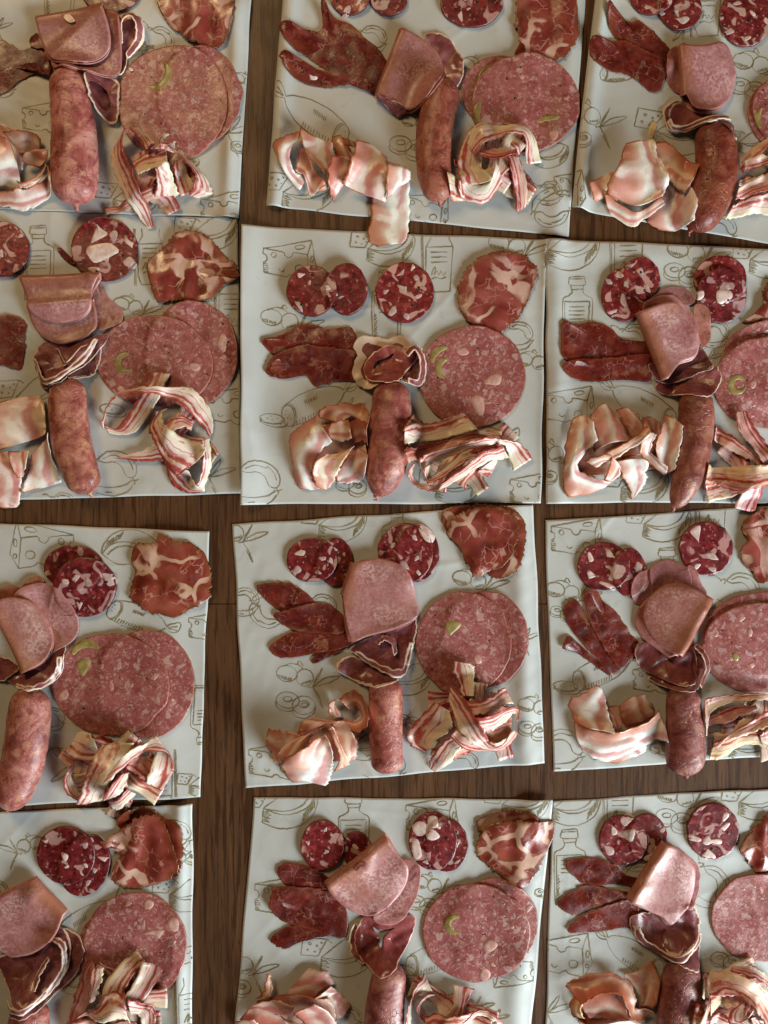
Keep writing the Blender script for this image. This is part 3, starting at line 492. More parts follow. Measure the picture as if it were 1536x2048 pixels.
# ------------------------------------------------------------------ line drawings printed on the paper (each a list of strokes, photo-size units)
def el(cx, cy, rx, ry, rot=0, a0=0, a1=360, n=22):
    a = np.radians(np.linspace(a0, a1, n)); c, s = math.cos(math.radians(rot)), math.sin(math.radians(rot)); x, y = rx * np.cos(a), ry * np.sin(a); return np.stack([cx + x * c - y * s, cy + x * s + y * c], -1)
def ln(s): return np.array(parse(s))
def cv(s, n=24): return catmull(np.array(parse(s)), n)
def hatch(x0, y0, x1, y1, n, dx, dy): return [np.array([(x0 + (x1 - x0) * k / max(1, n - 1), y0 + (y1 - y0) * k / max(1, n - 1)), (x0 + (x1 - x0) * k / max(1, n - 1) + dx * (0.6 + 0.4 * ((k * 7) % 5) / 4), y0 + (y1 - y0) * k / max(1, n - 1) + dy)]) for k in range(n)]
MOTIF = {
 'cheese': [ln('-50,-20 -51,-9'), cv('-51,-9 -45,-7 -43,0 -46,6 -50,8'), ln('-50,8 -49,28'), cv('-49,28 -20,32 -5,35 0,31 8,31 12,36 38,42'), ln('38,42 37,-9'), cv('37,-9 10,-13 6,-6 -2,-3 -9,-8 -12,-14 -50,-20'), ln('-50,-20 46,-38 37,-9'), ln('46,-38 54,18 38,42'),
            el(-30, -8, 5, 5), el(20, 18, 8, 7), el(-14, 20, 5, 4, 0, 0, 200), el(22, -24, 10, 4, -8), el(46, 0, 3, 7, 8), el(45, 22, 3, 4), *hatch(-48, 10, -48, 26, 5, 8, 1)],
 'wheel': [cv('-30,0 0,10 25,8 50,-5 62,-28'), ln('-30,0 -32,24'), cv('-32,24 -5,34 25,32 52,16 64,-10 62,-28'), ln('-30,0 6,-28'), cv('6,-28 30,-36 62,-28'), cv('-30,0 -5,4 20,2 40,-8 52,-26'), ln('-62,-34 -20,-31 -36,-2 -66,-4 -62,-34'), ln('-20,-31 -12,-24'), el(-50, -24, 3, 2), el(-38, -20, 2, 2), el(-54, -13, 2, 2), el(-42, -10, 2, 1.5), el(-30, -25, 2, 1.5), el(-33, -14, 1.5, 1.5),
           *hatch(40, 8, 60, -16, 9, -3, 15), *hatch(-30, 4, -30, 22, 7, 14, 1.5)],
 'bottle': [ln('-15,-74 14,-76'), cv('-15,-74 -17,-66 -15,-58 14,-58 16,-66 14,-76'), ln('-13,-58 -12,-49 12,-50 13,-58'), cv('-11,-50 -11,-42 -18,-36 -27,-32 -30,-24 -30,20 -28,72'), cv('12,-50 12,-43 20,-37 28,-33 31,-24 29,20 24,72'), ln('-28,72 24,72'), ln('-26,-24 25,-26 20,66 -25,66 -26,-24'), *[ln('-17,%g 15,%g' % (y, y - 1)) for y in (-14, -6, 2, 10)], ln('-16,-70 13,-71'), *hatch(-25, 20, -24, 62, 8, 6, -6)],
 'tall': [ln('-30,-66 -27,60'), ln('-27,-66 -24,60'), ln('-29,-30 -25,-30'), ln('-12,-66 -10,-50 -20,-32 -20,40'), ln('28,-66 26,-50 34,-34 28,56'), ln('-18,-32 33,-34'), ln('-19,40 -12,58 28,56'), *[ln('-10,%g 22,%g' % (y, y - 1)) for y in (-22, -12, -2)], cv('-10,24 -4,10 0,8 -4,24 2,14 6,24 10,14 14,24 20,16', 30), cv('-9,32 0,28 10,31 20,27')],
 'olives': [el(-22, -4, 21, 16, 10), el(14, 4, 17, 17), cv('-30,-18 -16,-24 0,-22 10,-14'), cv('-2,-22 4,-30 10,-20'), cv('30,22 36,6 46,-10 50,-16 44,-2 34,14'), cv('30,22 48,8 66,2 84,2 66,12 48,18 30,22'), cv('20,24 30,22 34,20'), cv('30,22 34,30 42,42 50,66 44,54 36,38'), *hatch(-40, 4, -14, 11, 9, 2, -6), *hatch(8, 18, 24, 14, 6, 2, -5)],
 'rings': [el(-14, -4, 20, 14, 8), el(-14, -6, 8, 4.5), cv('-34,-2 -33,8 -20,15 -4,14'), el(14, 5, 20, 16), el(14, 3, 9, 6), el(15, 4, 6, 3.5), cv('-6,9 -3,22 14,28 30,20 34,8')],
 'salami': [el(-58, 4, 12, 21, 12), el(-56, 4, 13, 23, 12, -80, 80), cv('-55,-18 -20,-26 20,-25 48,-16 58,-6'), cv('-53,26 -20,28 20,22 46,10 58,-2'), cv('58,-6 66,-14 82,-24 86,-16 84,-4 72,2 58,-2'), ln('62,-5 80,-14'), ln('62,-4 82,-6'), *hatch(-48, 26, 10, 23, 11, 3, -8), *hatch(-18, -12, 6, -14, 8, -2, 7), *[el(x, y, 1, 1, n=6) for x, y in ((-60, -6), (-56, 2), (-61, 8), (-55, 12), (-63, 0))]],
 'coins': [el(-4, -4, 24, 10, 6), el(0, 2, 26, 10, 8, -10, 200), ln('-28,-5 -27,3'), *[el(x, y, 1.2, 1, n=6) for x, y in ((-14, -5), (-4, -2), (6, -5), (14, 0), (-8, -9), (2, 6), (12, 7))]],
 'links': [cv('-62,-8 -40,-26 -8,-24 14,-8 22,16 12,30 -2,24 -10,6 -26,-4 -46,-2 -62,-8'), cv('12,30 18,36 16,44'), cv('8,34 16,36 26,32'), cv('10,36 -6,46 -36,50 -66,46 -84,38'), cv('14,44 0,60 -30,68 -62,62'), cv('-62,-8 -70,-12 -76,-6'), cv('-66,-14 -64,-6 -68,0'), cv('-76,-10 -92,-22 -106,-20'), cv('-50,-10 -30,-18 -6,-12', 12), cv('-6,-16 8,-2 14,14', 12), cv('-30,60 -44,60', 8)],
 'leaf': [cv('-30,20 -24,6 -12,-10 -6,-16 -10,-2 -22,14'), cv('-30,20 -12,8 6,2 24,2 6,12 -12,18 -30,20'), cv('-30,20 -26,30 -18,42 -10,66 -16,54 -24,38'), cv('-46,22 -34,20 -24,18')],
}
def inside(P, Q):
    r = np.ones(len(P), bool)
    for i in range(4):
        a, b = Q[i], Q[(i + 1) % 4]; r &= ((b[0] - a[0]) * (P[:, 1] - a[1]) - (b[1] - a[1]) * (P[:, 0] - a[0])) > 2.0
    return r
def motif(sheet, quad, zf, kind, cx, cy, rot=0, sc=1.0, flip=False, wmul=0.92):
    c = T(np.array([cx, cy], float)); V, F = [], []; th = math.radians(rot); R = np.array([[math.cos(th), -math.sin(th)], [math.sin(th), math.cos(th)]]); q = np.random.default_rng(nseed())
    for st in MOTIF[kind]:
        P = np.asarray(st, float) * sc
        if flip: P = P * (-1, 1)
        L = np.hypot(*np.diff(P, axis=0).T); n = max(3, int(L.sum() / 3)); d = np.r_[0, np.cumsum(L)]; s = np.linspace(0, d[-1], n); P = np.stack([np.interp(s, d, P[:, k]) for k in (0, 1)], -1)
        P = P @ R.T + c + q.normal(0, 0.28, P.shape); ok = inside(P, quad); t = np.gradient(P, axis=0); t /= np.hypot(*t.T)[:, None] + 1e-6; nn = np.stack([-t[:, 1], t[:, 0]], -1)
        w = (0.85 + 0.45 * np.sin(np.linspace(0, q.uniform(2, 9), n) + q.uniform(0, 6)))[:, None] * wmul; b = len(V)
        for X in (P - nn * w, P + nn * w): V += np.c_[X, zf(X[:, 0], X[:, 1]) + 0.45].tolist()
        F += [(b + i, b + i + 1, b + n + i + 1, b + n + i) for i in range(n - 1) if ok[i] and ok[i + 1]]
    if F:
        used = sorted({i for f in F for i in f}); mp = {u: k for k, u in enumerate(used)}
        mk('printed_' + {'tall': 'label', 'salami': 'salami', 'coins': 'salami_slices', 'links': 'sausage_links', 'leaf': 'olive_leaves', 'rings': 'olive_rings', 'wheel': 'cheese_wheel', 'cheese': 'cheese_wedge'}.get(kind, kind), np.array(V)[used], [tuple(mp[i] for i in f) for f in F], 'ink', sheet, smooth=False)

def sheet(where, quad, motifs, origin, waves=(), label='', corner=()):
    """quad = TL TR BR BL corners; waves = (edge l/r/t/b, distance in from the edge, width, height mm) ridges, corner = lifted corners (index, height, radius)"""
    S.where = where; sd = nseed(); Q = np.array(parse(quad)); nu, nv = 130, 118; u = np.linspace(0, 1, nu); v = np.linspace(0, 1, nv); U, Vv = np.meshgrid(u, v)
    P = (Q[0] * ((1 - U) * (1 - Vv))[..., None] + Q[1] * (U * (1 - Vv))[..., None] + Q[2] * (U * Vv)[..., None] + Q[3] * ((1 - U) * Vv)[..., None])
    P = P + (np.stack([wob(P[..., 1], P[..., 0] * 0, 160, sd) * np.abs(U - 0.5) * 2.4, wob(P[..., 0], P[..., 1] * 0, 160, sd + 9) * np.abs(Vv - 0.5) * 2.4], -1))
    x, y = P[..., 0], P[..., 1]; wx = np.hypot(*(Q[1] - Q[0])); hy = np.hypot(*(Q[3] - Q[0]))
    z = 1.3 + 0.8 * wob(x, y, 230, sd + 1) + 0.22 * wob(x, y, 40, sd + 2)
    q = np.random.default_rng(sd)
    for k in range(12):       # creases
        a = q.uniform(0, math.pi); cx, cy = q.uniform(x.min(), x.max()), q.uniform(y.min(), y.max()); dd = (x - cx) * math.sin(a) - (y - cy) * math.cos(a); al = (x - cx) * math.cos(a) + (y - cy) * math.sin(a)
        z = z + q.uniform(0.6, 1.9) * np.exp(-np.abs(dd) / 6) * np.exp(-(al / q.uniform(60, 180)) ** 2)
    for e, d0, w, h in waves:
        d = {'l': U * wx, 'r': (1 - U) * wx, 't': Vv * hy, 'b': (1 - Vv) * hy}[e]; z = z + h * 2.8 * np.exp(-((d - d0) / w) ** 2) * (1 + 0.25 * wob(x, y, 200, sd + 4))
    for ci, h, r in corner: z = z + h * 2 * np.exp(-((P - Q[ci]) ** 2).sum(-1) / r ** 2)
    z = np.maximum(z, 0.5); D = drape(x, y, 5, 1); z = np.maximum(z, 0) + D(x.ravel(), y.ravel()).reshape(x.shape)
    G = np.dstack([x, y, z]); V, F = thicken(G, 0.3); F = [tuple(reversed(f)) for f in F]
    o = mk('paper_sheet', V, F, 'paper', label=label, cat='paper', group='printed paper sheets laid out on the table'); splat(V, F)
    fld = np.zeros_like(H); ix = np.clip(((x + PAD) / CELL).astype(int), 0, NX - 1)
    grid(*origin); snap = H.copy()
    zf = lambda X, Y: samp(snap, X, Y)
    quad_in = np.array([Q[0], Q[1], Q[2], Q[3]])
    for m in motifs: motif(o, quad_in, zf, *m[:3], **(m[3] if len(m) > 3 else {}))
    return o

# where the sheets lie (tracing grids: origin x, y, scale)
G1L, G1M, G1R = (0, 0, 2.954), (520, 0, 2.327), (1130, 0, 3.783)
G2L, G2M, G2R = (0, 420, 3.072), (470, 440, 2.4), (1080, 460, 3.368)
G3L, G3M, G3R = (0, 1030, 3.339), (450, 990, 2.327), (1080, 990, 3.368)
G4L, G4M, G4R = (0, 1590, 3.339), (450, 1570, 2.327), (1080, 1560, 3.368)
N1L, N1M, N1R = 'top left sheet', 'top centre sheet', 'top right sheet'
N2L, N2M, N2R = 'second row left sheet', 'second row centre sheet', 'second row right sheet'
N3L, N3M, N3R = 'third row left sheet', 'third row centre sheet', 'third row right sheet'
N4L, N4M, N4R = 'bottom left sheet', 'bottom centre sheet', 'bottom right sheet'
PL = 'printed white paper sheet with cured meats, '
sheet(N2L, '-120,412 476,436 482,987 -118,1004', [('bottle', 240, 330), ('tall', 905, 300, dict(sc=0.9)), ('wheel', 1270, 150), ('olives', 800, 590, dict(sc=0.8)), ('wheel', 200, 1140, dict(sc=1.1, rot=-8)), ('coins', 700, 1235), ('links', 780, 1560, dict(sc=0.95)), ('cheese', 1400, 1200), ('leaf', 1380, 1580), ('tall', 1410, 620), ('links', 430, 1780, dict(sc=0.5))], G2L, [('r', 30, 30, 1.2)], PL + 'left one of the second row')
sheet(N1L, '-104,-96 508,-70 477,437 -116,416', [('cheese', 260, 690, dict(sc=0.85)), ('links', 1000, 230, dict(sc=0.6, rot=20)), ('olives', 790, 270, dict(sc=0.5)), ('wheel', 760, 1180), ('cheese', 1330, 1235, dict(sc=0.95)), ('bottle', 360, -40), ('olives', 1450, 480, dict(sc=0.6)), ('rings', 1440, 880, dict(sc=0.7)), ('leaf', 1440, 740), ('rings', 1130, 950, dict(sc=0.5)), ('links', 60, 480, dict(sc=0.5)), ('leaf', 40, 140, dict(sc=0.6))], G1L, [('r', 24, 16, 2.8), ('t', 100, 40, 2.0)], PL + 'left one of the top row')
sheet(N1M, '574,-112 1176,-88 1137,474 533,413', [('salami', 250, 550, dict(rot=30, flip=True, sc=1.15)), ('wheel', 190, 900, dict(sc=1.15)), ('cheese', 770, 970, dict(sc=0.9, rot=8)), ('links', 1330, 1030, dict(sc=0.8, rot=150)), ('links', 1380, 880, dict(sc=0.5)), ('olives', 1000, 310, dict(sc=0.8)), ('rings', 690, 680, dict(sc=1.1)), ('links', 560, 160, dict(sc=0.6)), ('olives', 730, 570, dict(sc=0.7)), ('wheel', 1330, 730, dict(sc=0.7)), ('cheese', 1450, 860, dict(sc=0.7)), ('olives', 1490, 560, dict(sc=0.6))], G1M, [('l', 16, 18, 3.6), ('r', 26, 18, 1.8)], PL + 'centre one of the top row')
sheet(N1R, '1198,-90 1790,-30 1742,524 1140,419', [('olives', 150, 880, dict(sc=1.0)), ('rings', 90, 1050, dict(sc=0.8)), ('wheel', 830, 1010, dict(sc=1.25, rot=6)), ('olives', 1430, 480, dict(sc=1.0)), ('rings', 1380, 660), ('cheese', -60, 1450, dict(sc=1.0)), ('links', 1240, 1700, dict(sc=0.7)), ('tall', 1050, 60), ('leaf', 860, 290, dict(rot=150, sc=0.6)), ('salami', 420, 560, dict(sc=0.6)), ('wheel', 1390, 1080, dict(sc=0.7))], G1R, [('l', 16, 16, 5.0)], PL + 'right one of the top row')
sheet(N3L, '-190,1038 420,1062 401,1592 -196,1622', [('cheese', 290, 200, dict(flip=True, sc=1.2, rot=4)), ('wheel', 930, 240, dict(rot=200, sc=1.1)), ('salami', 940, 690, dict(rot=22, sc=0.95)), ('leaf', 420, 1760, dict(rot=160)), ('tall', 1090, 1760, dict(rot=180)), ('wheel', 1340, 1800, dict(sc=0.7)), ('bottle', 1360, 1330, dict(sc=0.8, rot=180)), ('cheese', 1400, 740, dict(sc=0.8)), ('links', 400, 1330, dict(sc=0.5)), ('leaf', 430, 1600, dict(rot=60, sc=0.8))], G3L, [('r', 75, 50, 3.0)], PL + 'left one of the third row')
sheet(N3M, '465,1048 1066,1009 1089,1525 491,1576', [('wheel', 510, 140), ('bottle', 800, 220), ('olives', 20, 170, dict(sc=0.95)), ('links', 150, 560, dict(sc=0.8, rot=190)), ('links', 130, 470, dict(sc=0.6)), ('olives', 1150, 395, dict(sc=0.9)), ('olives', 340, 840, dict(sc=1.0)), ('rings', 330, 965, dict(sc=1.15)), ('cheese', 230, 1230), ('olives', 1440, 980, dict(sc=0.8)), ('rings', 1435, 1085, dict(sc=0.9)), ('wheel', 830, 860, dict(sc=0.9)), ('rings', 850, 1050, dict(sc=0.7)), ('links', 800, 1230, dict(sc=0.8)), ('leaf', 1430, 640, dict(sc=0.7)), ('links', 1150, 1230, dict(sc=0.6)), ('wheel', 640, 1170, dict(sc=0.8)), ('links', 490, 500, dict(sc=0.6))], G3M, [('r', 34, 24, 3.2)], PL + 'centre one of the third row')
sheet(N3R, '1090,1041 1688,1002 1706,1500 1106,1543', [('cheese', 245, 280), ('wheel', 800, 200), ('tall', 1140, 110), ('bottle', 855, 610), ('olives', 170, 650, dict(sc=0.9)), ('rings', 150, 790, dict(sc=0.7)), ('salami', 430, 1180, dict(rot=-18, sc=0.95)), ('coins', 185, 1300), ('links', 1420, 600, dict(sc=0.8)), ('links', 230, 1660, dict(sc=0.9)), ('cheese', 760, 1230, dict(sc=0.8)), ('wheel', 1380, 1700), ('olives', 1140, 790, dict(sc=0.7)), ('rings', 810, 1710, dict(sc=0.6)), ('cheese', 1140, 1650, dict(sc=0.5))], G3R, [], PL + 'right one of the third row')
sheet(N2R, '1091,479 1690,506 1686,1006 1092,1006', [('wheel', 160, 150, dict(sc=1.1)), ('tall', 570, 190, dict(sc=1.05)), ('olives', 1000, 150), ('rings', 955, 290, dict(sc=1.05)), ('wheel', 1510, 210), ('bottle', 250, 570), ('links', 690, 690, dict(sc=0.6)), ('links', 1230, 660, dict(sc=0.6)), ('cheese', 190, 1180, dict(sc=1.0)), ('salami', 680, 1180, dict(rot=25, flip=True, sc=1.1)), ('olives', 60, 1500, dict(sc=0.9)), ('rings', 30, 1650, dict(sc=0.7)), ('wheel', 650, 1740), ('cheese', 1250, 1770, dict(sc=0.9)), ('leaf', 1190, 830, dict(sc=0.6))], G2R, [('l', 20, 24, 3.4), ('t', 20, 30, 1.6)], PL + 'right one of the second row')
sheet(N2M, '485,453 1091,480 1081,1006 484,1009', [('cheese', 260, 190), ('wheel', 710, 140), ('tall', 965, 210, dict(sc=1.0)), ('olives', 1320, 120), ('olives', 230, 480, dict(sc=1.0)), ('links', 1400, 530, dict(sc=0.6)), ('bottle', 730, 420), ('salami', 390, 880, dict(rot=-20, sc=1.05)), ('coins', 190, 965), ('links', 170, 1220, dict(sc=0.95)), ('wheel', 1040, 1280), ('cheese', 1430, 1290, dict(sc=0.9)), ('olives', 1430, 680, dict(sc=0.8)), ('salami', 1180, 1050, dict(sc=0.9)), ('rings', 560, 1270, dict(sc=0.9)), ('leaf', 580, 880, dict(sc=0.8))], G2M, [('l', -4, 44, 6.5)], PL + 'centre one of the second row', [(0, 2.0, 60)])
sheet(N4L, '-214,1634 387,1606 384,2138 -216,2160', [('olives', 200, 330, dict(flip=True, sc=0.8)), ('salami', 580, 860, dict(rot=-32, sc=1.2)), ('links', 1230, 220, dict(sc=0.7)), ('wheel', 1240, 660, dict(sc=1.0)), ('tall', 1270, 1430), ('olives', 880, 150, dict(sc=0.8)), ('rings', 1260, 400, dict(sc=0.7)), ('cheese', 1260, 1060, dict(sc=0.5)), ('wheel', 480, 1260, dict(sc=0.6)), ('links', 20, 620, dict(sc=0.6))], G4L, [('r', 26, 15, 3.2)], PL + 'left one of the bottom row', [(1, 3.0, 40)])
sheet(N4R, '1104,1602 1700,1566 1690,2098 1088,2120', [('wheel', 190, 190), ('tall', 520, 180), ('olives', 930, 110), ('rings', 905, 260, dict(sc=1.1)), ('wheel', 1440, 150), ('bottle', 200, 590, dict(sc=1.02)), ('links', 1230, 720, dict(sc=0.9, rot=40)), ('cheese', 150, 1170, dict(sc=1.1)), ('salami', 620, 1170, dict(rot=28, flip=True, sc=1.0)), ('rings', 1250, 1210, dict(sc=0.9)), ('leaf', 150, 1500), ('links', 740, 620, dict(sc=0.7)), ('bottle', 1100, 1500, dict(sc=0.8))], G4R, [], PL + 'right one of the bottom row')
sheet(N4M, '508,1594 1104,1598 1056,2126 464,2126', [('wheel', 260, 110, dict(sc=1.15)), ('bottle', 600, 220, dict(sc=1.0)), ('cheese', 960, 140, dict(sc=1.0)), ('wheel', 1360, 90, dict(sc=1.0)), ('cheese', 270, 510, dict(sc=1.1)), ('olives', 950, 460, dict(sc=0.8)), ('rings', 920, 550, dict(sc=0.9)), ('wheel', 530, 800, dict(sc=1.15)), ('salami', 990, 800, dict(rot=-14, sc=0.95)), ('olives', 60, 830, dict(sc=1.0)), ('rings', 50, 930, dict(sc=0.9)), ('coins', 840, 870), ('cheese', 1340, 870, dict(sc=0.8, rot=180)), ('olives', 1100, 1010, dict(sc=0.8)), ('leaf', 1290, 1060, dict(sc=0.6)), ('links', 610, 1060, dict(sc=0.5)), ('rings', 1480, 500, dict(sc=0.5))], G4M, [('r', 34, 26, 2.6)], PL + 'centre one of the bottom row', [(1, 2.5, 40)])

# ================================================================== top left sheet
S.where = N1L; grid(*G1L)
bresaola('brown red bresaola slice with curled right end', '-150,300 0,232 60,262 130,292 195,275 285,330 300,450 230,425 120,470 0,555 -130,540', [(-80, 420, 180, 350, 3.5, 60)], (0.9, 1.0, 1.0), lip=[(290, 420, 6, 70)])
bresaola('small bresaola scrap tucked behind the tongue', '170,240 215,200 260,230 255,280 200,285', lip=[(190, 220, 3, 30)])
salami('dark marbled salami slice cut by the frame', 655, -45, 175, 118, 0, 3, 6, pep=0)
coppa('shiny orange red coppa slice reaching over the edge', '935,0 965,100 1020,172 1110,232 1200,275 1290,282 1345,222 1380,110 1388,0 1370,-130 1200,-200 1000,-150', [(1180, -60, 1150, 250, 3.5, 70), (1300, -60, 1310, 240, 3, 50)])
mortadella('rear olive sausage slice peeking out at the right', 1180, 562, 245, 290, 0, (), fat=9)
mortadella('front olive sausage slice with long green olive', 1022, 608, 326, 338, 0, [(912, 430, 85, 46, -50, 110)], fats=['1010,295 1045,285 1070,300 1040,318'])
grid(*G1L)
sausage('plump pale pink smooth sausage', '395,420,95 420,560,112 448,800,130 452,1000,137 455,1215,120', (1.18, 1.05, 1.08), bump=0.6)
heart('dark filler slice seen through the white ring', '540,490 600,470 660,500 680,600 670,670 620,680 575,620', rim=0.02, tint=(0.7, 0.6, 0.6), z=5)  # added dark fill so the ring's opening reads as a dark hollow
heart('small curled slice with thick white ring beside sausage', '530,460 590,440 690,470 698,560 690,690 660,720 610,700 560,620', rim=0.3, hole='550,520 590,505 630,540 648,600 640,650 600,640 565,590', lip=[(560, 500, 7, 60)])
heart('pale slice with curled white edge right of the tongue', '690,120 740,75 800,90 840,160 835,230 780,290 745,320 735,380 700,430 660,380 660,240', rim=0.28, tint=(1.5, 1.6, 1.6), folds=[(770, 180, 770, 260, -3, 40)], lip=[(800, 170, 5, 60)])
curl('white curled rim standing right of the tongue', '690,260,3 720,240,6 | 700,120,4 725,140,8 | 760,72,4 765,105,9 | 830,110,4 800,140,9 | 840,210,4 800,205,8 | 790,290,3 775,250,6 | 740,330,2 735,300,4', (1.3, 1.3, 1.3))
fold('lower folded tongue slice with orange edge', '300,330 320,400 420,438 560,445 690,425 715,300 712,160 700,85 640,60', 1.0, 3, tint=(0.9, 0.8, 0.75), z=12)
fold('upper folded tongue slice with white crumb on its crease', '200,95 225,210 258,275 300,335 400,372 480,372 560,345 640,270 640,160 602,32', 1.03, 4, tint=(0.95, 0.9, 0.92), z=18)
ham('crumpled ham slice at the back left of the pile', '-60,740,6 0,735,8 60,760,8 | -40,830,4 60,840,5 160,840,6 | -40,960,2 60,980,2 130,1000,2')
grid(0, 230, 10.24)
ham('smoky brown ham fold near the sausage', '130,430,6 260,560,3 330,660,2 | 420,400,10 480,600,5 430,800,3 | 700,400,9 700,600,5 560,850,3 | 850,520,6 820,660,4 700,900,3', tint=(0.75, 0.62, 0.55))
ham('small pink ham fold against the sausage', '500,930,6 560,860,5 760,760,5 | 560,1040,8 700,900,8 960,730,7 | 860,1090,7 960,980,7 1140,860,5', tint=(0.8, 0.62, 0.56))
ham('glossy white ham fold cut by the left edge', '-400,480,6 -380,900,14 -380,1500,5 | 0,480,6 20,1000,16 0,1510,5 | 200,580,8 230,1000,14 250,1540,5 | 300,620,6 400,1000,8 440,1570,4')
ham('frilled ham slice along the front of the pile', '-100,1560,3 -80,1850,2 | 300,1600,8 200,1900,3 | 420,1560,10 420,1960,3 | 640,1540,10 600,1920,2 | 1000,1320,8 830,1800,2 | 1160,1240,6 1180,1580,2', tint=(0.95, 0.85, 0.85))
ham('ragged ham edge rising beside the sausage', '430,1430,8 500,1560,3 | 560,1480,12 640,1560,4 | 760,1380,12 800,1480,5 | 1000,1080,10 1110,1200,5', tint=(0.95, 0.75, 0.66))
tangle(320, 360, 70, 45, 3, 'limp pancetta strip tangled low in the pile')
grid(200, 250, 6.4)
panc('flat dark pancetta band leading left under the loop', '50,1050,1 60,1125,1 | 300,1010,3 340,1110,3 | 560,900,4 610,1020,4 | 780,830,3 790,960,3', tint=(0.75, 0.55, 0.5))
panc('flat peppered pancetta piece at the right of the loop', '960,490,2 1080,470,2 | 980,700,2 1160,690,2 | 1020,930,2 1250,820,2', tint=(0.95, 0.9, 0.85))
panc('wide pancetta band crossing behind the loop', '420,490,3 540,700,3 | 620,425,8 640,680,5 | 760,395,12 760,640,8 | 880,375,14 915,600,10', tint=(1.05, 1, 0.95))
panc('pancetta piece with upright white horns', '690,390,8 880,400,8 | 760,300,12 850,310,10 | 790,210,12 845,240,10 | 850,140,10 915,165,10', nu=6)
panc('short white pancetta spike over the olive', '850,440,10 985,420,8 | 900,350,12 990,340,10 | 970,262,12 992,266,12', nu=6)
panc('short pancetta tab falling forward in the middle', '790,680,8 935,590,9 | 800,820,8 990,780,8 | 745,965,1 1030,905,1')
panc('looped pancetta strip at the right end', '975,405,6 1010,400,2 | 1150,560,12 1210,520,2 | 1260,720,14 1370,700,1 | 1225,860,14 1425,860,1 | 1150,920,8 1240,930,2')
panc('long striped pancetta loop hanging over the paper edge', '640,425,6 715,270,3 | 530,230,12 610,140,4 | 430,130,16 440,70,5 | 345,190,18 190,280,5 | 345,400,18 150,470,5 | 420,540,16 230,720,5 | 545,820,14 340,930,4 | 640,1060,8 480,1150,2 | 690,1300,1 600,1310,1', thick=1.2)

# ================================================================== top centre sheet
S.where = N1M; grid(*G1M)
salami('right one of the cut salami pair', 600, -8, 88, 80, 0, 4, 5)
salami('left one of the cut salami pair', 418, -10, 92, 76, 0, 4, 6, tint=(1.2, 1.1, 1))
salami('single dark red salami slice', 985, 12, 145, 113, 0, 3.5, 5, tint=(0.9, 0.75, 0.8))
coppa('coppa slice with pale fat streaks touching the olive slice', '1195,0 1190,120 1205,200 1188,252 1280,262 1400,276 1440,240 1475,190 1480,100 1470,0 1440,-90 1240,-80', [(1260, -20, 1300, 240, 2.5, 50), (1400, -20, 1380, 240, 2, 50)], lip=[(1200, 150, 3, 60)])
bresaola('upper bresaola slice with two upturned points', '88,130 140,108 205,132 288,132 284,30 300,12 345,85 430,115 510,190 570,245 585,330 540,432 440,390 330,345 230,270 140,215', [(180, 170, 540, 330, 3, 60), (310, 40, 360, 200, 4, 40)], lip=[(300, 40, 7, 60), (110, 150, 5, 60)])
b = bresaola('lower bresaola slice with a curled tip and pale crumb', '95,262 130,250 190,282 280,325 430,350 560,400 545,440 440,396 300,402 200,382 125,330', [(130, 290, 480, 380, 2.5, 45)], lip=[(110, 290, 6, 50)])
bit('fat_crumb', b, par(T(parse('228,348 248,340 270,352 262,368 236,368')), 4), 'fat', 1.0, 1.0)
mortadella('rear olive sausage slice with olive at its left edge', 1122, 425, 185, 168, 0, [(1108, 398, 92, 30, 195, 268)], fat=5)
mortadella('front olive sausage slice with two olive slivers', 1235, 480, 248, 228, 0, [(1095, 535, 88, 36, 140, 220), '1285,572 1310,545 1360,535 1400,545 1350,562'], fats=['1205,360 1218,350 1230,360 1218,375', '1350,610 1380,605 1385,640 1360,655 1345,630'])
heart('curled slice with white rim right of the tongue', '770,150 830,135 895,175 940,255 948,330 922,390 880,398 855,360 850,290 810,220', rim=0.2, folds=[(880, 230, 900, 330, -2, 30)], lip=[(930, 330, 5, 60)])
sausage('brown bent sausage with dark middle', '880,375,60 858,430,74 825,540,82 808,660,82 812,800,78 838,935,62', (0.80, 0.60, 0.46), z=14)
fold('double folded pink tongue slice with rolled lower corner', '552,440 600,462 690,494 750,480 808,422 850,340 838,250 800,200 735,150 668,122', 1.05, 4, tint=(0.95, 0.88, 0.88), z=16)
heart('dark rolled slice peeking under the tongue', '545,450 600,465 660,490 680,520 640,535 590,500', rim=0.02, z=8)
grid(530, 230, 4.8)
ham('long pale ham tail hanging over the wood', '1120,560,9 1260,540,10 1390,580,6 | 1020,800,3 1200,820,4 1385,780,3 | 1020,960,1 1200,960,2 1385,960,1 | 985,1170,1 1160,1150,1 1365,1150,1 | 1080,1255,0.5 1200,1235,1 1330,1215,0.5', tint=(1.0, 1.0, 0.95))
ham('translucent ham curl at the far left of the pile', '345,165,8 330,240,9 250,330,8 | 200,220,6 180,330,9 240,420,9 | 80,290,3 150,430,10 260,500,11 | 130,420,2 190,560,8 300,570,8 | 230,620,2 330,720,5 400,570,4')
ham('orange ham slice at the back of the pile', '650,220,8 730,215,8 800,300,8 | 650,330,7 740,340,9 860,430,9 | 700,420,5 800,450,6 900,500,5', tint=(0.75, 0.55, 0.42))
ham('brown ham sliver behind the pink square', '740,260,6 880,270,6 | 800,340,5 900,330,6', tint=(0.6, 0.38, 0.2), nv=6)
ham('bright white ham fold standing like a leaf', '350,165,12 480,220,9 650,300,6 | 370,310,16 500,400,8 660,420,4 | 450,470,18 560,480,8 640,500,4 | 580,610,16 600,560,8 620,540,5 | 500,740,5 580,720,5 640,640,4')
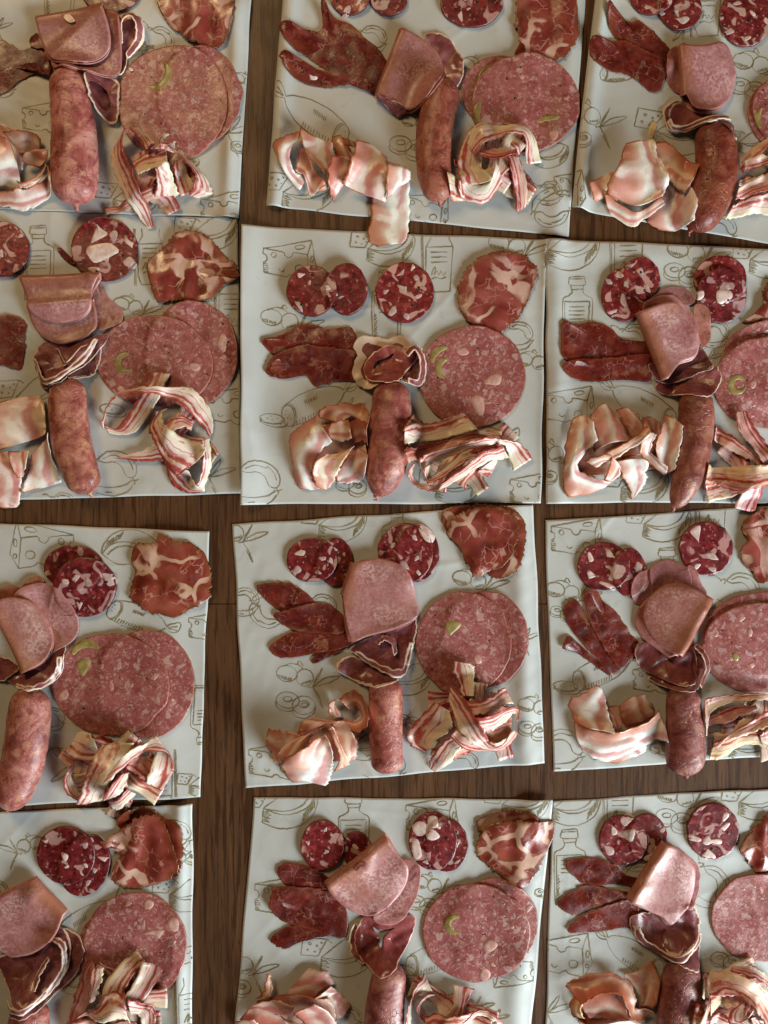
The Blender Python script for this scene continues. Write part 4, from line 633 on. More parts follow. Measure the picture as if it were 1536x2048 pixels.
ham('ham fold filling the hollow of the white leaf', '330,350,5 300,560,3 | 400,400,6 380,600,4 | 480,560,7 420,760,3 | 590,700,3 460,765,2', tint=(0.95, 0.78, 0.72))
ham('pink upright ham fold at the middle of the pile', '650,440,8 760,445,10 850,480,9 | 620,560,9 720,580,12 830,560,10 | 620,720,5 680,700,8 770,640,8 | 650,815,1 690,760,3 740,690,5', tint=(0.95, 0.70, 0.68))
ham('square pink striped ham slice on top', '880,290,10 1000,300,12 1170,425,10 | 860,420,11 1000,450,13 1170,580,11 | 800,600,9 960,640,12 1165,720,9 | 740,690,6 950,780,8 1155,850,5', tint=(1.0, 0.9, 0.9))
ham('small white ham edge curling beside the square slice', '1170,510,8 1300,520,10 1400,590,9 | 1175,660,7 1280,640,10 1380,660,8 | 1165,840,3 1210,800,6 1250,740,6')
tangle(985, 335, 55, 50, 4, 'limp pancetta strip tangled low in the pile')
grid(*G1M)
panc('lower white pancetta loop of the knot', '915,870,3 960,830,8 | 940,930,3 990,870,8 | 1040,945,3 1060,880,8 | 1120,880,3 1080,800,7')
panc('upright pancetta strip at the left of the knot', '985,600,9 1045,600,8 | 930,690,4 1040,680,9 | 915,800,3 1020,790,7 | 930,880,2 1070,880,3')
panc('dark pancetta tail pointing down at the right', '1130,760,4 1200,740,4 | 1165,860,3 1235,850,3 | 1195,985,1 1240,960,1', tint=(0.9, 0.7, 0.68), nu=7)
panc('inner dark pancetta strip inside the knot', '1000,760,6 1030,710,4 | 1090,790,8 1130,740,6 | 1180,760,8 1200,700,6', tint=(0.85, 0.6, 0.55))
panc('broad creamy pancetta band arching over the knot', '985,755,5 960,690,6 | 1050,700,10 1000,615,8 | 1150,655,12 1140,600,8 | 1220,670,12 1250,620,8 | 1230,770,6 1310,755,3')
panc('small curled fatty pancetta end', '1140,740,12 1170,680,14 | 1180,780,11 1220,720,13', nu=6, nv=6)

# ================================================================== top right sheet
S.where = N1R; grid(*G1R)
salami('lower salami slice of the pair with dark hole', 872, 62, 165, 162, 10, 3.5, 7)
salami('upper salami slice of the pair', 655, -30, 165, 140, 0, 4, 6, tint=(1.1, 0.9, 0.9))
salami('large fat-speckled salami slice cut by the frame', 1372, 130, 202, 218, 0, 3.5, 9, (6, 16))
bresaola('upper bresaola slice with pink raised tip', '318,40 360,112 430,142 510,160 560,147 640,210 740,300 800,380 790,470 700,440 600,380 480,300 400,292 340,222 308,120', [(340, 130, 740, 400, 3, 70)], lip=[(330, 80, 7, 70)])
bresaola('lower bresaola slice rolled under along its bottom', '185,300 260,300 340,312 440,302 540,342 650,402 765,452 785,520 745,612 718,682 640,682 580,630 480,565 300,520 208,460 180,360', [(230, 380, 740, 560, 3.5, 80), (560, 600, 720, 640, 4, 40)], lip=[(195, 330, 5, 60)])
mortadella('rear olive sausage slice cut by the frame', 1665, 850, 282, 272, 0, (), fat=4)
mortadella('front olive sausage slice with pale olive at its rim', 1705, 830, 290, 292, 0, [(1560, 905, 110, 42, 140, 225)], fat=8)
sausage('dark brown glossy bent sausage', '1105,930,120 1120,1060,142 1140,1250,155 1110,1420,160 1050,1580,150 945,1735,110', (0.58, 0.32, 0.20), z=14)
heart('dark slice with cream rim draped over the sausage top', '768,800 838,732 920,742 1000,800 1170,835 1280,900 1300,990 1275,1085 1235,1040 1210,960 1000,968 835,975 785,900', [(860, 850, 1180, 890, -3, 40), (840, 800, 860, 900, -3, 30)], rim=0.16, z=14)
curl('cream curled lower rim over the sausage', '790,900,2 810,880,5 | 835,972,2 850,940,6 | 1000,968,2 1000,930,6 | 1210,955,2 1200,915,5')
flat_tongue('shadowed lower tongue slice at the left', '785,385 860,335 930,340 935,690 880,700 800,640 765,510', tint=(0.8, 0.62, 0.62), lip=[(790, 500, 4, 60)])
fold('pink tongue slice folded at its left side', '930,700 980,792 1060,816 1160,802 1262,720 1312,600 1312,480 1270,340 1200,285 1080,312 900,325', 1.0, 4, tint=(1.05, 1.0, 1.05), z=16, bulge=3)
ham('ragged ham scrap at the left of the pile', '170,1400,5 280,1340,6 380,1290,6 | 200,1480,4 280,1450,8 380,1420,8 | 230,1530,2 300,1500,4 400,1520,4', tint=(1.0, 0.9, 0.8))
ham('white ham fold at the right bottom of the pile', '700,1420,5 800,1330,8 900,1380,5 | 650,1560,4 800,1500,7 920,1500,4 | 620,1660,1 760,1680,4 930,1680,2 | 720,1730,1 830,1745,1 900,1730,1', tint=(0.98, 0.9, 0.9))
ham('orange rimmed ham slice behind the white flap', '660,1090,8 690,1250,6 720,1400,4 | 760,1095,11 760,1240,9 770,1390,5 | 860,1175,11 830,1290,9 800,1420,5 | 960,1300,7 920,1400,6 860,1500,4', tint=(0.9, 0.72, 0.62))
ham('thin ham slice under the pile front', '270,1450,3 350,1620,1 | 430,1560,6 520,1710,1 | 560,1600,6 600,1660,2 | 720,1500,5 740,1560,3', tint=(0.98, 0.85, 0.78))
ham('large square ham flap on top of the pile', '440,1110,13 540,1092,15 640,1088,13 | 390,1260,15 540,1270,18 690,1280,15 | 300,1420,12 520,1450,16 745,1425,12 | 290,1500,6 520,1575,8 700,1520,7')
tangle(1570, 370, 60, 40, 3, 'limp pancetta strip tangled low in the pile')
grid(1380, 260, 8.532)
panc('flat pancetta strip with scalloped pale edge at the bottom', '1500,1080,2 1500,1480,1 | 1200,1120,3 1200,1420,1 | 900,1200,3 820,1470,1 | 700,1300,2 560,1560,1', tint=(0.95, 0.9, 0.85), rag=2.5)
panc('cream pancetta strip between the fan', '780,900,4 760,1000,3 | 960,800,6 1040,920,4 | 1130,860,6 1150,890,5', nu=6)
panc('upper fanned pancetta strip reaching up right', '780,860,3 790,460,3 | 1000,620,5 960,380,4 | 1330,300,5 1330,140,4 | 1700,60,3 1640,-60,3', tint=(0.95, 0.72, 0.64))
panc('middle curled pancetta strip of the fan', '790,830,6 830,620,6 | 1000,730,9 1000,520,7 | 1230,640,9 1260,500,8 | 1500,620,5 1500,520,5', tint=(0.95, 0.75, 0.68))
panc('glossy pink pancetta strip lying across the fan', '660,1290,5 730,1080,6 | 960,1180,7 1000,920,8 | 1200,1120,7 1250,800,8 | 1560,960,5 1560,640,6', tint=(1.0, 0.86, 0.9))

# ================================================================== second row left sheet
S.where = N2L; grid(*G2L)
salami('salami slice with peppercorn cut by the left edge', 8, 240, 172, 170, 0, 4, 9, tint=(1.1, 1, 1))
salami('salami slice with very large white fat chunks', 640, 240, 207, 195, 15, 3, 10, (10, 24), tint=(0.95, 0.85, 0.9), bits=['530,250 560,215 660,198 700,215 735,250 700,275 590,325 550,300'])
slab('salami_skin', lab('curled strip of dark salami skin beside the chunky slice'), 'salami skin', '358,235 380,235 420,275 470,320 450,335 400,310 365,270', 'salami', 1.2, lip=[(370, 245, 3, 30)], tint=(0.7, 0.6, 0.6), N=60, M=6)
coppa('folded coppa slice with brown ruffled edge', '1080,140 1200,130 1290,172 1335,225 1400,292 1452,342 1462,420 1380,462 1310,540 1215,560 1200,592 1120,556 975,560 930,470 908,335 960,258 1035,200', [(1130, 170, 1000, 500, 3.5, 70), (1230, 220, 1160, 530, 3, 50)], lip=[(930, 400, 4, 80)])
bresaola('bresaola slice cut by the left edge', '-160,690 0,650 60,640 155,680 152,760 150,840 128,968 80,975 0,950 -160,930', [(0, 700, 20, 930, 2, 50)])
mortadella('rear olive sausage slice with pale chip', 1180, 880, 285, 320, 0, (), fat=9, fats=['1330,830 1350,775 1378,755 1395,800 1390,860 1375,882 1350,850'])
mortadella('front olive sausage slice with half olive ring', 950, 932, 364, 282, 8, [(775, 940, 54, 44, 55, 290)], fats=['745,1080 770,1110 740,1120 715,1090', '1160,960 1200,940 1235,970 1200,995'])
sausage('marbled red sausage with wrinkled casing', '420,1035,92 425,1130,110 430,1280,115 455,1450,120 510,1620,110 555,1735,92', (1.08, 0.98, 0.86), bump=1.5, z=12)
heart('lower fat-rimmed slice resting on the sausage', '460,860 600,800 610,850 595,930 560,1000 480,1037 420,1030 400,950', rim=0.14, z=14)
heart('dark folded slice with bright white patches', '190,900 250,800 400,800 480,800 628,755 642,800 560,900 430,1030 380,1072 258,1092 215,1020', [(280, 850, 420, 960, -4, 50), (330, 1040, 520, 860, 3, 40)], rim=0.05, z=14, lip=[(600, 770, 4, 60)])
curl('ruffled dark slice with pale outer rim', '190,900,3 215,915,7 | 255,1060,3 275,1030,7 | 380,1065,3 375,1030,7 | 520,930,3 500,900,7 | 600,800,3 580,790,5')
curl('small dark inner ruffle', '330,840,3 350,850,7 | 400,960,3 420,940,8 | 480,860,3 500,850,6', (0.8, 0.7, 0.7))
flat_tongue('mottled tan slice tucked behind the tongue', '555,400 620,450 655,530 735,600 735,680 660,715 590,725 560,600', tint=(0.9, 0.9, 0.85), z=10)
fold('lower layer tongue slice', '155,590 190,700 260,780 370,810 480,782 572,720 578,620 560,555', 1.0, 3, tint=(0.88, 0.82, 0.78), z=14)
fold('upper tongue slice folded along its straight top', '104,412 130,490 165,600 240,652 340,676 470,652 545,582 545,480 592,396', 1.02, 4, tint=(0.95, 0.9, 0.9), z=20)
grid(0, 720, 4.518)
ham('pink folded ham strip crossing the paper edge', '-120,850,6 90,830,8 | -100,1000,8 160,960,10 | -90,1160,5 200,1080,8 | -60,1300,2 170,1280,3 | 30,1340,1 130,1330,1', tint=(1.0, 0.85, 0.83))
ham('white glossy ham fold leaning on the sausage', '290,850,4 380,760,6 500,680,5 | 260,960,3 380,880,6 510,880,4 | 220,1120,2 380,1050,4 560,1050,2 | 190,1200,1 360,1160,2 560,1100,1')
ham('small pink ham fold between the two others', '100,830,4 270,820,6 | 140,960,6 270,900,8 | 190,1070,3 230,1060,4', tint=(0.95, 0.8, 0.78))
ham('big smooth tan ham slab cut by the left edge', '-150,420,7 0,390,9 200,340,8 380,330,5 | -150,560,10 0,540,11 200,480,10 420,440,7 | -150,760,8 0,690,9 200,640,10 440,600,7 | -150,860,3 0,820,4 200,750,4 455,680,4', tint=(0.92, 0.82, 0.72), nu=18)
tangle(375, 890, 50, 50, 2, 'limp pancetta strip tangled low in the pile')
grid(*G2L)
panc('straight pancetta strip over the olive slice', '935,1000,2 1050,1010,2 | 890,1110,5 1000,1120,4 | 790,1250,5 930,1240,5 | 700,1340,3 820,1370,3 | 640,1310,6 660,1370,2')
panc('thin looping pancetta strip over the olive slice edge', '640,1300,8 640,1340,2 | 670,1220,12 660,1200,4 | 740,1150,14 730,1130,6 | 860,1130,12 860,1100,10 | 1010,1150,8 1060,1100,10 | 1150,1230,7 1200,1110,8 | 1240,1330,4 1300,1260,4 | 1285,1390,1 1305,1360,1')
panc('small striped pancetta tail pointing left', '690,1520,2 700,1525,2 | 850,1545,3 880,1470,3 | 1000,1540,4 960,1440,4', nu=7)
panc('inner red pancetta strip of the box', '1020,1310,4 1060,1380,3 | 1110,1270,7 1140,1340,5 | 1200,1300,6 1180,1360,4', tint=(0.85, 0.6, 0.55), nu=7)
panc('right side pancetta strip of the box standing on edge', '1250,1420,10 1290,1400,2 | 1260,1540,11 1305,1540,2 | 1230,1660,9 1270,1650,2 | 1200,1690,7 1245,1735,1')
panc('bottom pancetta strip of the box', '1010,1560,3 1080,1560,5 | 1060,1690,1 1150,1600,4 | 1150,1735,1 1210,1690,5 | 1255,1735,1 1225,1700,3')
panc('broad red and white pancetta strip of the box', '960,1245,7 1040,1220,6 | 920,1350,8 1000,1260,7 | 960,1420,9 1050,1340,8 | 1040,1580,8 1160,1410,9 | 1110,1625,6 1280,1460,8 | 1160,1590,7 1270,1510,8')

# ================================================================== second row centre sheet
S.where = N2M; grid(*G2M)
salami('rear thick peppered salami round of the pair', 535, 332, 102, 124, 0, 6.5, 5, (5, 10), tint=(0.9, 0.85, 0.85))
salami('front thick peppered salami round of the pair', 368, 340, 122, 121, 0, 6.5, 6, (5, 11), pep=3, tint=(1.0, 0.9, 0.85))
salami('single marbled salami slice beside the coppa', 815, 347, 140, 146, 0, 3.5, 12, (6, 15), tint=(1.15, 1.0, 1.0))
coppa('coppa slice with white fat patch and frilled rim', '1215,162 1320,150 1410,182 1447,242 1430,330 1392,420 1345,490 1300,522 1250,542 1150,512 1090,452 1068,382 1080,300 1112,232', [(1180, 210, 1150, 470, 3, 70), (1290, 200, 1260, 480, 3, 60)], (1.0, 1.0, 1.05), jag=(2.6, 9))
bresaola('upper bresaola slice with frayed top edge', '135,572 220,552 300,502 400,506 440,522 560,514 580,600 565,660 380,630 200,645 150,612', [(200, 590, 560, 580, 2.5, 50)], tint=(1.05, 1, 1))
bresaola('lower bresaola slice with pale lightning veins', '200,645 330,600 450,612 595,640 610,760 480,776 385,797 340,748 240,762 165,745 145,722 160,688', [(200, 700, 590, 700, 3, 60)])
mortadella('lone round olive sausage slice with two olive pieces', 1137, 752, 257, 242, 0, [(1012, 678, 66, 34, 170, 278), (1022, 714, 46, 34, 110, 265)], fat=18, fats=['1190,780 1240,738 1280,745 1270,790 1220,790', '1060,625 1100,610 1125,640 1085,650', '1130,855 1190,850 1195,930 1165,935'])
sausage('mottled red sausage with pointed lower end', '752,775,70 752,830,86 748,950,98 740,1100,98 715,1220,88 682,1325,48', (1.08, 0.95, 0.92), bump=1.2, z=12)
heart('pale fat lobed slice under the brown one', '568,600 600,552 660,552 735,562 800,546 850,582 868,650 860,760 730,772 650,806 590,782 563,720 588,645', rim=1.5, z=14, jag=(1.4, 16))
heart('dark curled slice with pale rim at the right', '800,680 850,600 905,655 917,740 890,792 835,785 800,770', rim=0.15, z=16, folds=[(850, 650, 860, 760, -3, 30)])
heart('brown oval slice with a slot in it', '680,622 740,592 860,612 900,600 885,645 822,722 792,762 730,782 640,762 622,702 640,652', rim=0.02, tint=(1.5, 1.25, 1.1), z=18, hole='665,705 680,670 720,655 758,630 755,648 735,668 700,695')
curl('pale ring shaped curl at the right', '810,640,3 830,660,7 | 860,600,3 860,630,8 | 910,650,3 885,670,8 | 917,740,3 885,735,8 | 890,792,2 870,765,6 | 830,785,2 830,760,4', (1.1, 1, 1))
grid(560, 790, 5.12)
ham('shaded ham layer underneath the pile', '330,330,1 640,250,1 860,250,1 | 250,560,1 560,600,1 880,600,1 | 330,820,1 560,820,1 860,820,1', tint=(0.72, 0.48, 0.38))  # added fill under the folds, tint darkened to stand in for shade
ham('arched orange ham slice at the back of the pile', '380,230,7 560,280,5 680,250,5 | 440,140,11 600,200,8 740,220,6 | 640,95,12 720,190,8 800,260,5 | 850,110,9 840,240,7 830,360,4 | 920,230,6 900,320,5 860,400,4', tint=(0.80, 0.56, 0.42))
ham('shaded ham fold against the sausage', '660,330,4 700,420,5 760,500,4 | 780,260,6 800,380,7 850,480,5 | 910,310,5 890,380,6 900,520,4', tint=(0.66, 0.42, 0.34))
ham('crinkled ham shreds in the hollow', '480,350,6 520,440,7 | 560,280,8 620,480,8 | 700,260,6 740,460,6', tint=(0.85, 0.65, 0.52), ruf=(2.0, 14))
ham('pink and white ham slice low at the right', '560,820,3 600,900,1 | 660,680,6 740,900,2 | 800,560,7 850,860,3 | 900,620,5 890,700,4', tint=(0.98, 0.84, 0.82))
ham('broad pale ham slice curling round the left', '390,215,9 440,340,12 540,490,10 | 250,290,7 330,440,14 440,570,12 | 100,430,2 200,560,12 360,690,12 | 110,620,1 190,760,9 330,800,9 | 150,860,1 240,900,5 340,830,7 | 200,960,0.5 300,970,1 400,960,2', nu=16)
ham('tongue shaped ham roll with orange rim in front', '480,610,10 620,600,12 760,540,10 | 380,690,9 500,680,14 680,640,12 | 335,800,7 450,790,13 600,790,10 | 360,910,3 450,900,7 550,890,5 | 420,965,1 460,965,1 500,950,1', tint=(1.0, 0.9, 0.78))
tangle(920, 905, 85, 38, 4, 'limp pancetta strip tangled low in the pile')
grid(800, 800, 5.297)
panc('short pancetta end sticking out below', '800,770,1 900,690,2 | 880,810,1 1010,620,3 | 960,800,1 1030,650,2', nu=7)
panc('curved pancetta loop end at the far left', '130,690,9 160,680,2 | 80,780,12 130,760,3 | 130,880,12 190,870,3 | 240,945,10 290,890,3 | 400,960,7 380,900,3 | 700,790,6 640,720,4 | 1000,600,5 900,560,5', tint=(0.98, 0.9, 0.86))
panc('top straight pancetta strip tucked under the sausage', '40,300,3 40,490,3 | 120,270,3 140,470,3 | 380,235,5 420,420,4 | 660,130,6 800,320,4')
panc('dark red pancetta strip through the middle', '40,560,5 80,680,4 | 140,520,6 180,640,5 | 460,440,7 480,540,6 | 720,370,7 780,420,6 | 900,390,5 910,430,4', tint=(0.62, 0.34, 0.30))
panc('long bent pancetta strip ending at the right', '200,640,10 260,800,4 | 300,580,12 340,680,6 | 620,490,13 640,570,8 | 860,430,12 880,500,8 | 1060,430,11 1080,480,7 | 1270,470,9 1130,560,5 | 1400,620,4 1210,745,2')
panc('tight inner pancetta curl', '240,740,10 300,700,5 | 300,880,10 330,810,5 | 480,800,11 480,720,7 | 680,660,11 640,590,8 | 790,610,9 740,590,8')
panc('bright pancetta strip along the lower front', '430,890,5 400,960,1 | 640,740,9 680,800,2 | 840,570,10 920,660,3 | 960,540,9 1030,640,3 | 1060,500,8 1140,610,3')

# ================================================================== second row right sheet
S.where = N2R; grid(*G2R)
salami('rear salami slice of the left pair', 680, 322, 134, 140, 0, 3, 4, (6, 16), tint=(1.1, 0.95, 0.98))
salami('front salami slice with big square fat cubes', 565, 437, 150, 180, 0, 3, 9, (8, 16), pep=2, tint=(1.15, 1.05, 1.1))
salami('rear red salami slice of the right pair', 1215, 332, 178, 160, 0, 3, 3, (4, 9), tint=(1.1, 0.85, 0.85))
salami('front dark salami slice with white centre blotch', 1222, 442, 170, 184, 0, 3, 3, (3, 8), tint=(0.85, 0.75, 0.85), bits=['1180,440 1200,405 1280,415 1290,460 1250,480 1225,500 1190,490', '1055,420 1095,410 1100,450 1065,475 1045,450'])
bresaola('upper bresaola slice with fine white marbling', '150,612 240,632 380,620 480,660 560,730 745,760 755,860 700,890 400,880 165,870 140,720', [(200, 700, 700, 830, 2.5, 80)])
bresaola('lower bresaola slice with a dark folded lower edge', '150,905 250,872 450,862 745,842 745,960 728,1022 560,1010 350,1022 220,1000 165,960', [(220, 930, 700, 930, 2.5, 60), (580, 1010, 720, 1010, 2, 25)], tint=(1.1, 1, 1))
coppa('coppa slice cut by the right edge', '1362,622 1420,580 1490,500 1520,370 1600,330 1720,430 1700,600 1560,640 1480,612', [(1500, 560, 1640, 420, 3, 50)], lip=[(1500, 500, 4, 60)])
mortadella('rear olive sausage slice behind the ringed one', 1562, 900, 352, 292, 0, (), fat=7)
mortadella('front olive sausage slice with round olive ring', 1562, 1030, 396, 312, 0, [(1328, 1042, 50, 46, 20, 335)], fat=13, fats=['1410,1030 1430,1010 1450,1035 1435,1070 1412,1065'])
sausage('long tapering brown sausage with grey spots', '1050,1090,108 1048,1180,115 1046,1320,120 1022,1500,118 985,1680,100 905,1868,50', (0.74, 0.60, 0.48), z=12, bump=0.8)
flat_tongue('dark pink slice behind the tongue top', '800,420 900,372 1010,398 1045,480 960,500 760,470', tint=(0.75, 0.68, 0.68), z=8)
flat_tongue('thin tan slice edge at the right of the tongue', '1045,512 1125,512 1152,600 1160,720 1110,788 1070,700', tint=(0.98, 0.85, 0.68), z=8, lip=[(1140, 600, 3, 50)])
heart('broad dark slice with pale lower edge on the sausage', '815,1030 1000,960 1180,900 1232,932 1242,1000 1200,1080 1100,1132 1000,1112 860,1096', rim=0.05, tint=(1.15, 1.1, 1.1), z=18)
heart('dark folded slice emerging below the tongue', '755,900 870,880 1090,785 1160,832 1182,920 1100,950 960,1012 830,1014', [(900, 960, 1120, 880, -3, 40)], rim=0.04, z=18, tint=(0.75, 0.7, 0.7))
flat_tongue('rear tongue slice showing at the upper right', '712,505 780,450 900,420 985,470 1062,570 1097,680 1090,760 900,800 750,700', tint=(0.98, 0.9, 0.92), z=16)
fold('front tongue slice with pale glossy middle', '868,992 962,886 1062,842 1092,780 1090,700 1042,600 962,492 870,478 700,540', 1.0, 5, tint=(1.08, 1.08, 1.1), z=20, bulge=3)
ham('shaded ham layer underneath the pile', '260,1330,1 560,1260,1 860,1320,1 | 230,1500,1 560,1480,1 860,1480,1 | 260,1650,1 520,1640,1 820,1600,1', tint=(0.70, 0.46, 0.36))  # added brown ham fill, its tint also holding the shade in the gaps
ham('tall pointed ham fold at the back of the pile', '330,1260,6 420,1170,9 490,1230,7 | 340,1350,5 440,1290,9 560,1330,6 | 360,1500,3 460,1440,6 600,1420,5', tint=(0.82, 0.62, 0.5))
ham('orange rimmed ham fold at the back right', '500,1220,6 560,1200,9 620,1220,8 | 560,1330,6 640,1290,10 690,1320,7 | 620,1450,4 700,1400,6 740,1380,5', tint=(0.88, 0.68, 0.56))
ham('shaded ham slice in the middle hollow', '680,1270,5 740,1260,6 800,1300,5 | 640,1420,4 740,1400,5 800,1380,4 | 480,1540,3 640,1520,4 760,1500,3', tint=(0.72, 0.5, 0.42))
ham('white ham fold leaning on the sausage', '830,1240,8 880,1270,8 920,1330,4 | 790,1340,10 850,1370,9 910,1440,4 | 750,1450,11 810,1500,8 890,1540,4 | 800,1600,9 830,1650,3 880,1620,2')
ham('tight ham curl at the right of the pile', '650,1400,9 700,1375,11 740,1390,10 | 650,1500,11 690,1500,7 720,1480,5 | 720,1580,12 740,1550,8 760,1540,6 | 820,1650,4 830,1640,6 830,1600,6', nu=8)
ham('torn pale ham piece at the bottom of the pile', '500,1560,6 620,1540,8 700,1560,6 | 540,1650,5 640,1640,6 710,1660,4 | 600,1740,1 660,1720,2 715,1710,1 | 620,1820,0.5 640,1800,1 660,1780,1', rag=3)
ham('rolled ham strip lying across the middle', '350,1540,8 400,1600,5 | 480,1480,13 500,1540,7 | 600,1400,14 620,1460,8 | 690,1320,11 690,1390,7', tint=(1.0, 0.85, 0.75), nu=8)
ham('small scrolled ham curl in the centre', '300,1560,7 370,1600,3 | 330,1540,14 440,1560,8 | 440,1530,15 520,1600,9 | 420,1690,8 500,1680,6 | 330,1640,4 400,1700,3', nu=8, tint=(1, 0.92, 0.84))
ham('large cream ham wave at the far left', '220,1270,5 280,1250,9 340,1300,8 | 170,1420,4 260,1420,12 360,1430,9 | 165,1560,3 210,1540,13 290,1500,11 | 150,1680,2 210,1660,10 240,1600,9 | 180,1790,1 300,1720,7 330,1660,5 | 330,1780,1 420,1740,4 470,1700,2')
tangle(1500, 950, 60, 40, 2, 'limp pancetta strip tangled low in the pile')
grid(1380, 800, 9.75)
panc('slanting pancetta strip at the left of the group', '420,520,2 430,780,2 | 700,640,4 640,900,3 | 1000,860,4 960,1080,3 | 1250,1060,3 1180,1200,2 | 1380,1240,2 1300,1260,1', tint=(0.95, 0.75, 0.72))
panc('twisted pancetta strip with shiny frayed white end', '1080,230,5 880,230,5 | 1160,420,8 900,480,6 | 1300,620,8 1000,700,6 | 1480,860,7 1180,900,5 | 1700,1150,4 1380,1240,3', tint=(0.85, 0.62, 0.66))
panc('broad bottom pancetta strip with orange and red bands', '200,1680,1 250,1280,2 | 500,1660,2 560,1300,3 | 900,1740,3 900,1300,4 | 1300,1720,3 1260,1280,4 | 1700,1640,2 1700,1240,3', tint=(0.98, 0.82, 0.72))
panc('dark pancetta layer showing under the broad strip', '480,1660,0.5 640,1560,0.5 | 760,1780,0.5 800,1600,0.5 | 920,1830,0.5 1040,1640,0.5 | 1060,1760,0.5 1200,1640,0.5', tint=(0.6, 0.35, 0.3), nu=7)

# ================================================================== third row left sheet
S.where = N3L; grid(*G3L)
salami('rear salami slice with pale fat at its left', 490, 352, 200, 150, 0, 3, 6, (6, 14))
salami('front dark salami slice with peppercorns', 568, 480, 207, 200, 0, 5, 8, (8, 18), pep=3, tint=(0.85, 0.75, 0.85))
coppa('coppa slice with orange crust overhanging the paper edge', '910,190 1020,190 1060,132 1100,130 1180,172 1270,186 1350,240 1392,312 1408,440 1386,560 1280,622 1180,682 1080,662 1000,652 900,582 868,530 880,450 900,380 878,300', [(1000, 240, 960, 600, 2.5, 60), (1130, 480, 1330, 560, 3, 60), (1200, 220, 1300, 500, 2, 90)], (1.0, 1.0, 0.9))
slab('tongue_slice', lab('brown gristly end pieces behind the tongue'), 'tongue', '0,500 60,470 130,482 190,430 250,408 295,440 280,480 200,500 130,540 0,580', 'tongue', 2.5, (2.0, 14), tint=(0.75, 0.55, 0.35))
mortadella('rear olive sausage slice at the right', 975, 1130, 325, 362, 0, (), fat=9)
mortadella('front olive sausage slice with two olives', 745, 1132, 392, 342, 0, [(580, 960, 100, 60, 195, 320), '508,985 560,955 608,970 590,1020 555,1080 525,1050'], fat=15, fats=['385,1210 430,1165 460,1190 440,1235 395,1235'])
sausage('plump mottled sausage with a pale crease', '222,1150,105 212,1250,130 202,1400,142 172,1600,142 110,1800,130 62,1955,95', (1.12, 1.0, 0.98), z=13)
heart('dark slice with thin white rim above the sausage', '20,1100 150,1040 300,960 402,880 408,960 392,1060 312,1142 180,1157 80,1142', rim=0.08, z=14)
heart('second dark slice cut by the left edge', '-120,980 0,960 110,1020 60,1080 0,1112 -100,1100', rim=0.08, z=12)
curl('white curled rim above the sausage', '120,1140,2 130,1115,5 | 230,1155,2 225,1125,6 | 320,1135,2 305,1105,6 | 390,1060,2 360,1045,6 | 405,950,2 375,950,5')
flat_tongue('rear mottled pink tongue slice', '80,545 230,460 370,490 432,562 492,650 507,760 470,842 400,890 300,920 150,800', tint=(1.0, 0.95, 0.95), z=12, sig=8)
fold('front tongue slice lying folded over the rear one', '-60,640 -10,570 90,564 180,590 262,680 322,792 322,900 262,992 150,1052', 1.02, 3, tint=(1.08, 1.08, 1.06), z=16)
tangle(240, 1535, 75, 45, 5, 'limp pancetta strip tangled low in the pile'); grid(*G3L)
panc('short pancetta piece at the upper left of the pile', '455,1570,3 520,1450,3 | 540,1620,8 600,1440,6 | 700,1630,4 660,1470,4')
panc('pancetta loop edge at the lower left', '510,1640,10 530,1650,3 | 450,1740,12 500,1720,3 | 460,1850,11 520,1830,3 | 570,1940,3 620,1900,3')
panc('small pancetta piece at the bottom of the pile', '735,1900,1 760,1950,0.5 | 830,1850,3 810,1950,0.5 | 880,1790,3 920,1850,1', nu=7)
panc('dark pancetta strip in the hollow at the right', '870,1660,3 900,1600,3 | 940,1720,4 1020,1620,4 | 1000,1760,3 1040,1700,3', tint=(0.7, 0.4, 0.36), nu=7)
panc('broad diagonal pancetta strip over the pile', '720,1500,8 930,1490,5 | 650,1620,12 870,1600,8 | 600,1740,12 790,1740,8 | 550,1880,8 700,1880,4 | 500,1930,2 680,1910,1')
panc('cream pancetta strip folded under the diagonal one', '860,1680,6 890,1690,2 | 780,1780,6 860,1800,2 | 700,1890,3 780,1850,1', nu=7)
panc('curved pancetta flap at the right end', '780,1700,10 840,1600,8 | 900,1620,12 900,1540,9 | 1010,1560,12 1000,1500,8 | 1140,1590,10 1060,1470,6 | 1160,1700,6 1030,1660,4 | 1090,1830,1 990,1770,1')

# ================================================================== third row centre sheet
S.where = N3M; grid(*G3M)
salami('rear salami slice of the left pair with white cube', 512, 312, 84, 114, 0, 3, 5, (5, 12))
salami('front salami slice of the left pair with white fleck', 405, 303, 118, 104, 0, 3, 8, (5, 12), tint=(1.0, 0.9, 0.95))
salami('rear salami slice of the right pair', 895, 268, 100, 138, 0, 3, 4, (6, 12))
salami('front salami slice with raised white fat corner', 840, 270, 128, 140, 0, 3, 9, (6, 14), bits=['900,155 930,140 978,190 965,222 935,215 915,190'], tint=(1, 0.85, 0.9))
coppa('rear coppa slice with pale frilled edge', '1008,85 1080,52 1200,46 1330,62 1392,122 1400,190 1382,300 1352,360 1262,390 1180,330 1050,200', (), (1.0, 1.05, 1.0))
coppa('front coppa slice fanned into a point', '1060,112 1150,62 1300,62 1362,150 1340,262 1290,332 1230,350 1172,386 1130,330 1082,232 1030,180', [(1120, 130, 1170, 330, 2.5, 40), (1230, 90, 1230, 320, 3, 50)], lip=[(1170, 350, 3, 50)])
bresaola('upper bresaola slice with rounded pink tip', '142,432 200,408 320,420 412,490 385,515 280,542 200,500', [(180, 440, 380, 500, 2.5, 40)])
bresaola('small brown bresaola scrap below the others', '400,772 440,735 560,698 556,722 480,755 420,785', tint=(0.8, 0.7, 0.7))
